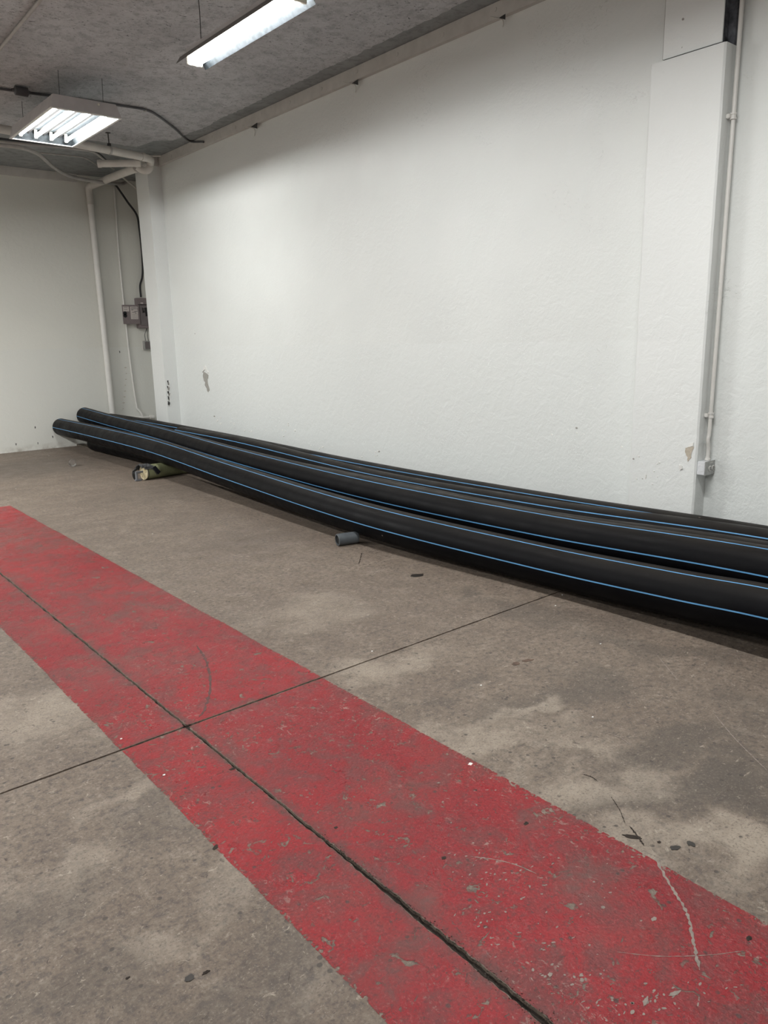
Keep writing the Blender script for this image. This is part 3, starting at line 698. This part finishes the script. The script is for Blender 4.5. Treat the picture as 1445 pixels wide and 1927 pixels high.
under(auto_smooth(MB().lathe((jb.x-.085, jb.y, jb.z), (1, 0, 0), [(0, .012), (.02, .018), (.03, .040), (.14, .040), (.15, .018), (.17, .012)], 14).obj('junction_box', 'dark_conduit')), dk)
cl_ = on(273, 207, 2, dz); under(MB().box((cl_.x-.012, cl_.y-.018, cl_.z-.016), (cl_.x+.012, cl_.y+.018, HC-.014), .003).obj('clamp', 'conduit'), dk)

# white drain pipe with its elbow, branch and fall pipe
DZ = 3.68; A = on(0, 242, 2, DZ); B = on(272, 296, 2, DZ); R0 = .044
dr = thing('drain_pipe', on(275, 305, 2, DZ), 'cream drain pipe with U elbow under the ceiling, dropping down the back wall', 'pipe')
dirn = (A-B).normalized(); A2 = B+dirn*8.2
def sub_sweep(name, pts, r, mat, par, n=18, sub=6):
    o = MB().sweep(smooth_path(pts, sub) if sub else pts, r, n).obj(name, mat); auto_smooth(o, 50); return under(o, par)
sub_sweep('pipe_run', [A2, B], R0, 'pvc', dr, sub=0)
elb = [B, on(280, 299, 2, DZ)+Vector((.02, 0, -.005)), on(283, 308, 2, 3.655), on(281, 317, 2, 3.60), on(275, 321, 2, 3.575), on(266, 319, 2, 3.59), on(259, 314, 2, 3.62)]
sub_sweep('elbow', elb, R0*.98, 'pvc', dr)
c0 = on(257, 316, 2, 3.62); top_ = on(172, 342, 1, 11.72)
fall = [Vector((4.353, 11.755, 3.58)), Vector((4.355, 11.757, .02))]
sub_sweep('cross_pipe', [c0, on(215, 332, 2, 3.655), on(178, 347, 1, 11.55), on(169, 351, 1, 11.68)], R0*1.1, 'pvc', dr, sub=4)
sub_sweep('bend', [on(176, 347, 1, 11.58), on(168, 352, 1, 11.69), on(168.5, 364, 1, 11.745), on(170.5, 385, 1, 11.757)], R0*1.12, 'pvc', dr)
sub_sweep('fall_pipe', [on(170, 380, 1, 11.757), on(214, 800, 1, 11.757)-Vector((0, 0, .30))], R0, 'white_pipe', dr, sub=0)
b0 = on(184, 308, 2, 3.62); b1 = on(258, 307, 2, 3.63)
sub_sweep('branch', [b0, b1], R0*.92, 'pvc', dr, sub=0)
bd = (b1-b0).normalized()
for d_, w_, r_ in ((0, .035, 1.12), (.26, .012, 1.03), (.43, .07, 1.1)):
    under(auto_smooth(MB().lathe(b0+bd*d_, bd, [(0, 0), (0, R0*.92*r_), (w_, R0*.92*r_), (w_, 0)], 18).obj('collar', 'pvc')), dr)
e0 = (B-A).normalized(); under(auto_smooth(MB().lathe(B-e0*.05, e0, [(0, R0*.9), (0, R0*1.12), (.05, R0*1.12), (.05, R0*.9)], 18).obj('collar', 'pvc')), dr)
hg = on(220, 279, 2, DZ); tt = (hg-B).dot(dirn); hp = B+dirn*tt
under(auto_smooth(MB().lathe(hp-dirn*.012, dirn, [(0, R0), (0, R0*1.12), (.024, R0*1.12), (.024, R0)], 18).obj('hanger_ring', 'conduit')), dr)
under(MB().sweep([hp+Vector((0, 0, R0)), Vector((hp.x, hp.y, HC-.012))], .006, 8).obj('hanger_rod', 'iron'), dr)
under(MB().box((hp.x-.018, hp.y-.018, hp.z+R0), (hp.x+.018, hp.y+.018, hp.z+R0+.03), .004).obj('hanger_nut', 'iron'), dr)
under(MB().lathe((hp.x, hp.y, HC-.016), (0, 0, -1), [(0, .03), (.005, .028), (.006, 0)], 12).obj('ceiling_flange', 'iron'), dr)

line('conduit', ZP([(-60, 258), (0, 266), (80, 274), (140, 280), (172, 285), (190, 296), (206, 312), (214, 318)], 3.78), .014, 'conduit', 'pale conduit curving down to the drain pipe below the panel light', 'conduit')
line('conduit', ZP([(-60, 253), (0, 261), (80, 270), (140, 276), (166, 279), (182, 286), (200, 302), (208, 310)], 3.815), .013, 'dark_conduit', 'dark conduit running just above the pale one toward the corner', 'conduit')
line('flexible_conduit', ZP([(-70, 268), (0, 273), (40, 278), (72, 290), (100, 314), (128, 330), (165, 339), (200, 344)], 3.66)+[on(228, 346, 1, 11.72), on(240, 341, 1, 11.76)], .022, 'conduit', 'thick S-curved grey flexible conduit sagging under the ceiling at the left', 'conduit')
line('conduit', ZP([(72, 287), (110, 291), (150, 295), (165, 300), (184, 312)], 3.83), .009, 'conduit', 'thin conduit with a kink between the pale conduit and the thick curved one', 'conduit')
line('conduit', [on(228, 331, 1, 11.3), on(240, 341, 1, 11.5), on(255, 353, 1, 11.6), on(262, 362, 1, 11.7)], .016, 'pvc', 'short slanted conduit beside the far pilaster', 'conduit', sub=3)
line('conduit', [on(258, 300, 2, 3.83), on(283, 294, 2, 3.83), on(302, 293, 2, 3.845)], .012, 'pvc', 'short white conduit over the drain elbow', 'conduit', sub=3)
# conduit on the back wall
cw = thing('wall_conduit', on(258, 771, 1, 11.79), 'thin white conduit running down the back wall behind the breaker panel', 'conduit')
sub_sweep('riser', [on(214.5, 352, 1, 11.80), on(225.5, 498, 1, 11.80), on(240.6, 643, 1, 11.80), on(251, 725, 1, 11.80), on(258, 769, 1, 11.80)], .014, 'white_pipe', cw, n=10)
sub_sweep('offset_bend', [on(258, 769, 1, 11.80), on(263, 774, 1, 11.79), on(267, 780, 1, 11.78), on(269, 785, 1, 11.78)], .016, 'white_pipe', cw, n=10)
sub_sweep('floor_run', [on(246, 786, 1, 11.78), on(288, 785, 1, 11.78)], .020, 'white_pipe', cw, n=12, sub=0)
sub_sweep('end_fitting', [on(282, 785, 1, 11.78), on(289, 785, 1, 11.78)], .032, 'white_pipe', cw, n=12, sub=0)
# black cable
line('black_cable', [on(216, 347, 1, 11.70), on(222, 354, 1, 11.70), on(240, 380, 1, 11.72), on(257, 404, 1, 11.75), on(262, 430, 1, 11.78), on(266.5, 470, 1, 11.79), on(268.5, 505, 1, 11.79), on(267.5, 522, 1, 11.78), on(263.5, 538, 1, 11.77), on(265.2, 559, 1, 11.75)], .015, 'rubber', 'thick black cable hanging from the ceiling to the breaker panel', 'cable', sub=5)

# ------------------------------------------------------------------ breaker panel
PY = 11.70
bp = thing('breaker_panel', on(262, 590, 1, WB), 'open mauve-grey electrical breaker panel on the back wall beside the pilaster', 'electrical panel')
tl = on(258, 560.5, 1, PY); br = on(263, 617.5, 1, PY); rx_ = tl.x+.36
under(MB().box((tl.x, PY+.012, br.z), (rx_, WB, tl.z), .004).obj('cabinet', 'panel'), bp)
under(MB().box((tl.x+.03, PY+.004, br.z+.04), (rx_-.03, PY+.0125, tl.z-.115), .002).obj('dead_front', 'panel_deep'), bp)
under(MB().box((tl.x+.01, PY+.000, tl.z-.105), (rx_-.01, PY+.0125, tl.z-.098)).obj('hinge_lip', 'black_in'), bp)
s1 = on(268.5, 580, 1, PY); s2 = on(271.5, 588, 1, PY)
for k in range(3):
    zt = on(268, 579+k*3.3, 1, PY).z
    under(MB().box((s1.x-.006, PY-.012, zt-.020), (s1.x+.024, PY+.006, zt), .002).obj('breaker_switch', 'black_in'), bp)
    if k < 2: under(MB().box((s1.x+.0, PY-.015, zt-.009), (s1.x+.016, PY-.011, zt-.004)).obj('switch_mark', 'label'), bp)
bs = on(273, 579, 1, PY); be = on(275.5, 595, 1, PY)
under(MB().box((bs.x, PY-.010, be.z), (bs.x+.07, PY+.006, bs.z), .002).obj('breaker_row', 'black_in'), bp)
lb = on(267, 570.5, 1, PY); under(MB().box((lb.x-.018, PY+.008, lb.z-.008), (lb.x+.024, PY+.0115, lb.z+.010)).obj('maker_plate', 'label'), bp)
# open door, hinged at the left edge of the cabinet
DY = PY-.006
dl = on(228.7, 575, 1, DY); dbm = on(232.5, 610, 1, DY)
door = under(MB().box((dl.x+.006, DY, dbm.z), (tl.x+.015, DY+.012, dl.z+.012), .003).obj('door', 'panel'), bp)
def on_door(x0, y0, x1, y1, mat, name, th=.002):
    a = on(x0, y0, 1, DY-.0005); b = on(x1, y1, 1, DY-.0005)
    o = MB().box((a.x, DY-th, b.z), (b.x, DY+.0005, a.z)).obj(name, mat); under(o, bp); o.parent = door; return o
lab1 = on_door(231, 577, 243, 586, 'label', 'rating_label')
lab2 = on_door(244.5, 577, 260.5, 600.5, 'label', 'circuit_chart')
for k, (a, b) in enumerate(((246, 258), (246, 259.5), (246.5, 251), (252, 259), (248, 257), (254, 257), (247.5, 260), (247.8, 260), (248, 260), (248.3, 260.3))):
    yy = 578.5+k*2.2; on_door(a+.4, yy, b-.4, yy+(1.0 if k < 6 else .35), 'ink', 'chart_line', .003)
for k in range(2): on_door(232.5+k*.5, 578.6+k*3.4, 240, 579.3+k*3.4, 'ink', 'label_line', .003)
for k in range(2):
    c_ = on(235.2+k*.5, 589.5+k*4.5, 1, DY); o = MB().lathe((c_.x, DY-.004, c_.z), (0, 1, 0), [(0, 0), (0, .028), (.004, .030)], 16).obj('latch', 'black_in'); under(o, bp); o.parent = door
# small socket below with two thin wires
rb = thing('wall_socket', on(274, 649, 1, WB), 'small grey wall socket with two thin wires under the breaker panel', 'socket')
a = on(271.5, 641.5, 1, 11.74); b = on(281, 658, 1, 11.74)
under(MB().box((a.x, 11.745, b.z), (b.x+.03, WB, a.z), .004).obj('box', 'galv'), rb)
under(MB().box((a.x+.012, 11.738, b.z+.012), (b.x+.02, 11.746, a.z-.012), .002).obj('cover', 'panel_deep'), rb)
for (p, q, r_) in (((276, 618), (272.5, 630), (274, 642)), ((276.5, 618), (277.5, 632), (279.5, 642))):
    under(MB().sweep(smooth_path([on(*p, 1, 11.74), on(*q, 1, 11.745), on(*r_, 1, 11.755)], 6), .0042, 6).obj('wire', 'iron'), rb)
p_ = on(268.5, 641, 1, 11.81); under(MB().box((p_.x-.014, 11.812, on(269, 659, 1, 11.81).z), (p_.x+.018, WB, p_.z), .001).obj('old_bracket', 'white_pipe'), rb)

# ------------------------------------------------------------------ outlet box and riser at the wide pilaster
ob = thing('outlet_box', (4.68, 2.41, .60), 'galvanised outlet box with double socket low on the wide pilaster', 'outlet')
yf = 2.356
a = on(1311.5, 873, 0, 4.628); b = on(1311.5, 892, 0, 4.628)
x0 = 4.628; xr_ = on(1346.5, 880, 1, yf).x; z1 = on(1324, 871, 1, yf).z; z0 = on(1324, 895.5, 1, yf).z
under(MB().box((x0, yf+.004, z0), (xr_, 2.412, z1), .003).obj('box', 'box_white'), ob)
under(MB().box((x0-.001, yf, z0-.002), (xr_+.001, yf+.004, z1+.002), .001).obj('cover_plate', 'galv'), ob)
kx = (yf+2.412)/2+.003
under(MB().lathe((x0+.001, kx, (z0+z1)/2), (-1, 0, 0), [(0, .021), (.002, .021), (.0022, .019), (.001, .0185), (.001, 0)], 20).obj('knockout', 'box_white'), ob)
cx_ = (x0+xr_)/2+.012
for k in (-1, 1):
    xx = cx_+k*.0205; zz = (z0+z1)/2-.004
    dv = under(MB().lathe((xx, yf+.0005, zz), (0, -1, 0), [(0, .0185), (.004, .0185), (.005, .017), (.005, 0)], 20).obj('socket', 'device'), ob)
    for dx_, dz_, w_, h_ in ((-.0055, .004, .0016, .004), (.0055, .004, .0016, .0045), (0, -.007, .003, .003)):
        o = MB().box((xx+dx_-w_, yf-.0056, zz+dz_-h_), (xx+dx_+w_, yf-.0046, zz+dz_+h_)).obj('slot', 'black_in'); under(o, ob); o.parent = dv
under(MB().box((cx_-.014, yf-.0012, z1-.014), (cx_+.012, yf, z1-.006)).obj('stamp', 'device'), ob)
rs = thing('riser_conduit', (4.705, 2.37, .66), 'white painted conduit running down the side of the wide pilaster to the outlet box', 'conduit')
xq = 4.708; yq = 2.385
def RC(px, py): return on(px, py, 0, xq)
sub_sweep('tube', [Vector((xq+.004, yq+.0, HC+.0)), Vector((xq+.003, yq, 2.6)), Vector((xq, yq, 1.6)), Vector((xq-.004, yq, .98))], .0125, 'white_pipe', rs, n=14, sub=4)
sub_sweep('offset_bend', [Vector((xq-.004, yq, .98)), Vector((xq-.006, yq, .86)), Vector((xq-.014, yq, .82)), Vector((xq-.004, yq-.001, .76)), Vector((xq-.004, yq-.001, z1+.012))], .0122, 'white_pipe', rs, n=14, sub=4)
under(auto_smooth(MB().lathe((xq-.004, yq-.001, z1+.002), (0, 0, 1), [(0, .018), (.012, .018), (.014, .014), (.026, .014)], 12).obj('connector', 'white_pipe')), rs)
for zc in (2.72, .975):
    under(auto_smooth(MB().lathe((xq, yq, zc-.018), (0, 0, 1), [(0, .0125), (.0, .0185), (.010, .0185), (.012, .0150), (.024, .0150), (.026, .0185), (.036, .0185), (.036, .0125)], 14).obj('coupling', 'white_pipe')), rs)
    under(MB().box((xq-.034, yq+.006, zc-.012), (xq-.008, 2.413, zc+.012), .003).obj('strap', 'white_pipe'), rs)
for i in range(22):
    z_ = .75+i*.11+random.uniform(-.03, .03)
    MB().box((4.742, 2.4125, z_), (4.7485, 2.4135-.003, z_+random.uniform(.02, .07))).obj('seam_crack', 'iron' if i % 2 else 'paint_flake', wall_r)

# ------------------------------------------------------------------ the black pipes
R_PIPE = .125
def interp(tab, y):
    ys_ = [t_[0] for t_ in tab]
    if y <= ys_[0]: return tab[0][1:]
    if y >= ys_[-1]: return tab[-1][1:]
    P = [tab[0]]+list(tab)+[tab[-1]]
    for i in range(1, len(P)-2):
        a, b = P[i], P[i+1]
        if a[0] <= y <= b[0]:
            t_ = (y-a[0])/(b[0]-a[0]); h = b[0]-a[0]; out = []
            for k in range(1, len(a)):
                m0 = (b[k]-P[i-1][k])/max(b[0]-P[i-1][0], 1e-6)*h; m1 = (P[i+2][k]-a[k])/max(P[i+2][0]-a[0], 1e-6)*h
                out.append((2*t_**3-3*t_**2+1)*a[k]+(t_**3-2*t_**2+t_)*m0+(-2*t_**3+3*t_**2)*b[k]+(t_**3-t_**2)*m1)
            return out
def big_pipe(tab, y0, y1, label, stripes=(0, 70, 180, 250), r=R_PIPE):
    """tab rows: y, centre x, centre z, stripe angle in degrees from straight up toward the room"""
    x_, z_, _a = interp(tab, (y0+y1)/2)
    t = thing('black_pipe', (x_, (y0+y1)/2, z_), label, 'pipe', 'black water pipes stacked along the wall')
    n = 40; step = .09; ks = int((y1-y0)/step); v = []; f = []; wall = .0115
    for i in range(ks+1):
        y = y0+(y1-y0)*i/ks; x, z, a = interp(tab, y)
        for j in range(n):
            q = 2*math.pi*j/n; v.append((x-r*math.sin(q), y, z+r*math.cos(q)))
    for i in range(ks):
        for j in range(n): f.append((i*n+j, i*n+(j+1) % n, (i+1)*n+(j+1) % n, (i+1)*n+j))
    # open ends with wall thickness
    for i, s_ in ((0, 1), (ks, -1)):
        y = y0 if i == 0 else y1; x, z, a = interp(tab, y); k = len(v)
        for rr, dy in ((r-wall, 0), (r-wall, .45*s_)):
            x, z, a = interp(tab, y+dy)
            for j in range(n): q = 2*math.pi*j/n; v.append((x-rr*math.sin(q), y+dy, z+rr*math.cos(q)))
        for j in range(n):
            f.append((i*n+j, i*n+(j+1) % n, k+(j+1) % n, k+j)); f.append((k+j, k+(j+1) % n, k+n+(j+1) % n, k+n+j))
        f.append(tuple(k+n+j for j in range(n)))
    o = MB().add(v, f).obj('pipe_body', 'hdpe'); auto_smooth(o, 50); under(o, t)
    for s_ in stripes:
        vv = []; ff = []; hw = .0037/r
        for i in range(ks+1):
            y = y0+.003+(y1-y0-.006)*i/ks; x, z, a = interp(tab, y); q0 = math.radians(a+s_)
            for rr in (r+.0009,):
                for q in (q0-hw, q0, q0+hw): vv.append((x-rr*math.sin(q), y, z+rr*math.cos(q)))
        for i in range(ks):
            for j in range(2): ff.append((i*3+j, i*3+j+1, i*3+j+4, i*3+j+3))
        under(build('blue_stripe', vv, ff, 'stripe', smooth=True), t)
    return t
big_pipe([(-.6, 3.60, .235, 18), (1.45, 3.552, .205, 18), (1.85, 3.56, .178, 17), (2.75, 3.550, .148, 17), (4.3, 3.452, .172, 19), (6.4, 3.530, .216, 18), (8.3, 3.585, .290, 19), (10.2, 3.60, .306, 19), (11.79, 3.585, .308, 17)],
         -.55, 11.79, 'front black pipe with blue stripes, nearest the room, propped on the olive tube')
big_pipe([(-.5, 3.80, .335, 17), (1.6, 3.80, .320, 17), (2.95, 3.815, .266, 18), (4.8, 3.82, .264, 26), (6.9, 3.85, .295, 17), (8.9, 3.93, .350, 15), (10.7, 3.97, .393, 17), (11.79, 3.95, .445, 17)],
         -.45, 11.79, 'second black pipe from the front, its far end highest on the back wall')
big_pipe([(-.6, 4.02, .309, -50), (1.7, 4.02, .309, -50), (3.13, 4.03, .241, -50), (5.06, 4.07, .229, -50), (7.2, 4.06, .24, -50)],
         -.6, 7.2, 'black pipe sunk between the second pipe and the striped one behind it', stripes=(0, 180), r=.10)
big_pipe([(-.5, 4.24, .30, 42), (1.8, 4.24, .294, 42), (3.3, 4.26, .231, 39), (5.37, 4.33, .197, 37), (7.6, 4.27, .308, 46), (9.0, 4.19, .334, 41)],
         -.4, 9.02, 'fourth black pipe from the front, ending halfway before the far pilaster')
big_pipe([(-.6, 4.49, .255, 30), (1.88, 4.49, .249, 30), (3.5, 4.50, .218, 30), (5.7, 4.58, .197, 32), (8.18, 4.55, .251, 36), (10.03, 4.36, .322, 39), (10.86, 4.32, .332, 39), (11.75, 4.30, .331, 37)],
         -.5, 11.70, 'rearmost black pipe lying against the white wall')

big_pipe([(7.9, 3.845, .112, 60), (9.5, 3.83, .112, 60), (11.0, 3.80, .112, 60)], 8.50, 11.05,
         'low black pipe on the floor below the far propped pipe ends', stripes=(), r=.110)

# ------------------------------------------------------------------ small things on the floor
# short grey pipe sticking out under the front pipe
g0 = Vector((3.214, 4.415, .046)); g1 = Vector((3.372, 4.378, .046)); gd = (g1-g0).normalized(); rg = .045
o = MB().lathe(g0, gd, [(.10, .0), (.10, rg-.008), (0, rg-.008), (.0015, rg-.003), (0.003, rg), ((g1-g0).length, rg), ((g1-g0).length, 0)], 28).obj('grey_pipe', 'grey_pvc'); auto_smooth(o, 30)
tag(o, 'short thin grey pipe end poking out from under the black pipes', 'pipe')
o2 = MB().lathe(g0+gd*.012, gd, [(0, 0), (0, rg-.0085)], 20).obj('pipe_bore', 'black_in', o)

# olive tube with ribbed cream cap
c_bot = on(266, 903, 2, 0); RO = .082
ax_ = Vector((1, .12, 0)).normalized(); c0 = Vector((3.345, 8.20, RO+.001))
tb = thing('olive_tube', c0-Vector((0, 0, RO)), 'olive green tube with cream ribbed end cap and black strap under the front pipe', 'tube')
o = MB().lathe(c0, ax_, [(0, 0), (0, RO), (.75, RO), (.75, 0)], 36).obj('tube_body', 'olive'); auto_smooth(o, 40); under(o, tb)
o = MB().lathe(c0-ax_*.010, ax_, [(0, RO*.97), (0, RO*1.03), (.010, RO*1.03), (.010, RO*.97)], 36).obj('gasket', 'rubber'); auto_smooth(o, 40); under(o, tb)
o = MB().lathe(c0-ax_*.026, ax_, [(.010, 0), (.010, RO*.86), (0, RO*.90), (0, RO*.98), (.016, RO*.99)], 36).obj('end_cap', 'cream'); auto_smooth(o, 30); cap = under(o, tb)
side = ax_.cross(Vector((0, 0, 1))).normalized()
for k in range(16):
    a = 2*math.pi*k/16; dr_ = side*math.cos(a)+Vector((0, 0, 1))*math.sin(a); tn = ax_.cross(dr_)
    p = c0-ax_*.026; q = [p+dr_*.018-tn*.003, p+dr_*.018+tn*.003, p+dr_*RO*.9+tn*.004, p+dr_*RO*.9-tn*.004]
    o = MB().slab(q, ax_, .012).obj('rib', 'cream'); under(o, tb); o.parent = cap
o = MB().lathe(c0-ax_*.034, ax_, [(0, 0), (0, .020), (.02, .022)], 20).obj('hub', 'cream'); under(o, tb); o.parent = cap
h0 = c0-ax_*.03+Vector((0, 0, .012))
hd = under(MB().sweep([h0, h0-ax_*.085], .013, 12).obj('spigot', 'grey_plastic'), tb)
h1 = h0-ax_*.080
under(MB().sweep(smooth_path([h1+Vector((0, 0, .012)), h1+Vector((0, 0, -.03)), h1+Vector((0, 0, -.085))], 3), .015, 12).obj('drop_leg', 'grey_plastic'), tb)
under(MB().box((h1.x-.022, h1.y-.02, .001), (h1.x+.05, h1.y+.02, .018), .004).obj('foot_clip', 'grey_plastic'), tb)
# webbing draped over the cap and the tube
def ribbon(pts, wdt, th, name, mat, par, fold=0.0, wd=None):
    P = smooth_path(pts, 6); v = []; f = []; n = 9
    for i, p in enumerate(P):
        t = (P[min(i+1, len(P)-1)]-P[max(i-1, 0)]).normalized(); s_ = (wd[min(i, len(wd)-1)] if isinstance(wd, list) else (wd or ax_)); up = t.cross(s_).normalized(); s2 = up.cross(t).normalized()
        for k in range(n):
            u_ = (k/(n-1)-.5)*wdt; v.append(p+s2*u_+up*fold*noise.noise(Vector((k*.9, i*.35, 2))))
        for k in range(n):
            u_ = (k/(n-1)-.5)*wdt; v.append(p+s2*u_+up*(th+fold*noise.noise(Vector((k*.9, i*.35, 2)))))
    L = len(P)
    for i in range(L-1):
        for k in range(n-1):
            a = i*2*n+k; b = a+2*n; f += [(a, a+1, b+1, b), (a+n, b+n, b+n+1, a+n+1)]
        a = i*2*n; b = a+2*n; f += [(a, b, b+n, a+n), (a+n-1, a+2*n-1, b+2*n-1, b+n-1)]
    f += [tuple(range(n))+tuple(reversed(range(n, 2*n))), tuple((L-1)*2*n+k for k in range(n))+tuple(reversed([(L-1)*2*n+n+k for k in range(n)]))]
    o = MB().add(v, f).obj(name, mat); auto_smooth(o, 60); return under(o, par)
def around(a_deg, rad, along): 
    a = math.radians(a_deg); return c0+ax_*along+(side*math.cos(a)+Vector((0, 0, 1))*math.sin(a))*rad
ribbon([around(a, RO*1.02+.004, -.005+.001*a/10) for a in (150, 125, 100, 75, 50, 30)], .085, .005, 'strap', 'webbing', tb, fold=.014)
ribbon([around(a, RO*1.10, -.045) for a in (165, 140, 115, 90, 65, 45)], .06, .005, 'strap', 'webbing', tb, fold=.016)
ribbon([around(150, RO*1.06, -.06), around(170, RO*1.16, -.085), around(188, RO*1.12, -.095), Vector((c0.x-.10, around(190, RO, 0).y, .03)), Vector((c0.x-.09, around(190, RO, 0).y-.005, .008))], .035, .005, 'loose_strap_end', 'webbing', tb, fold=.006)
ribbon([around(62, RO+.006, .03), around(40, RO+.006, .055), around(15, RO+.005, .085), around(-12, RO+.004, .110)], .045, .006, 'strap', 'webbing', tb, fold=.003)
q0 = around(38, RO+.016, .065); q1 = around(-8, RO+.014, .115)
ribbon([q0, (q0+q1)/2+Vector((-.004, -.006, .004)), q1], .040, .012, 'buckle', 'buckle', tb)

# clear plastic cup on its side, wooden offcut, paper scrap
cc = on(137, 878, 2, 0); rc = .044
o = MB().lathe((cc.x+.02, cc.y+.05, rc+.003), (-.35, -.94, 0), [(.0, 0), (0, rc*.8), (.07, rc), (.074, rc*1.04), (.074, rc*.98), (.003, rc*.77), (.003, 0)], 28).obj('clear_cup', 'clear'); auto_smooth(o, 40)
tag(o, 'small clear plastic cup lying on the floor near the back wall', 'cup')
wl = [on(146, 830, 1, 11.55)]
o = MB().box((0, -.30, 0), (.11, .30, .035), .004).obj('wood_offcut', 'wood'); o.location = (3.80, 11.45, .001); o.rotation_euler = (0, 0, .12)
tag(o, 'weathered wooden offcut on the floor under the far pipe ends', 'wood block')

bpy.context.view_layer.update()
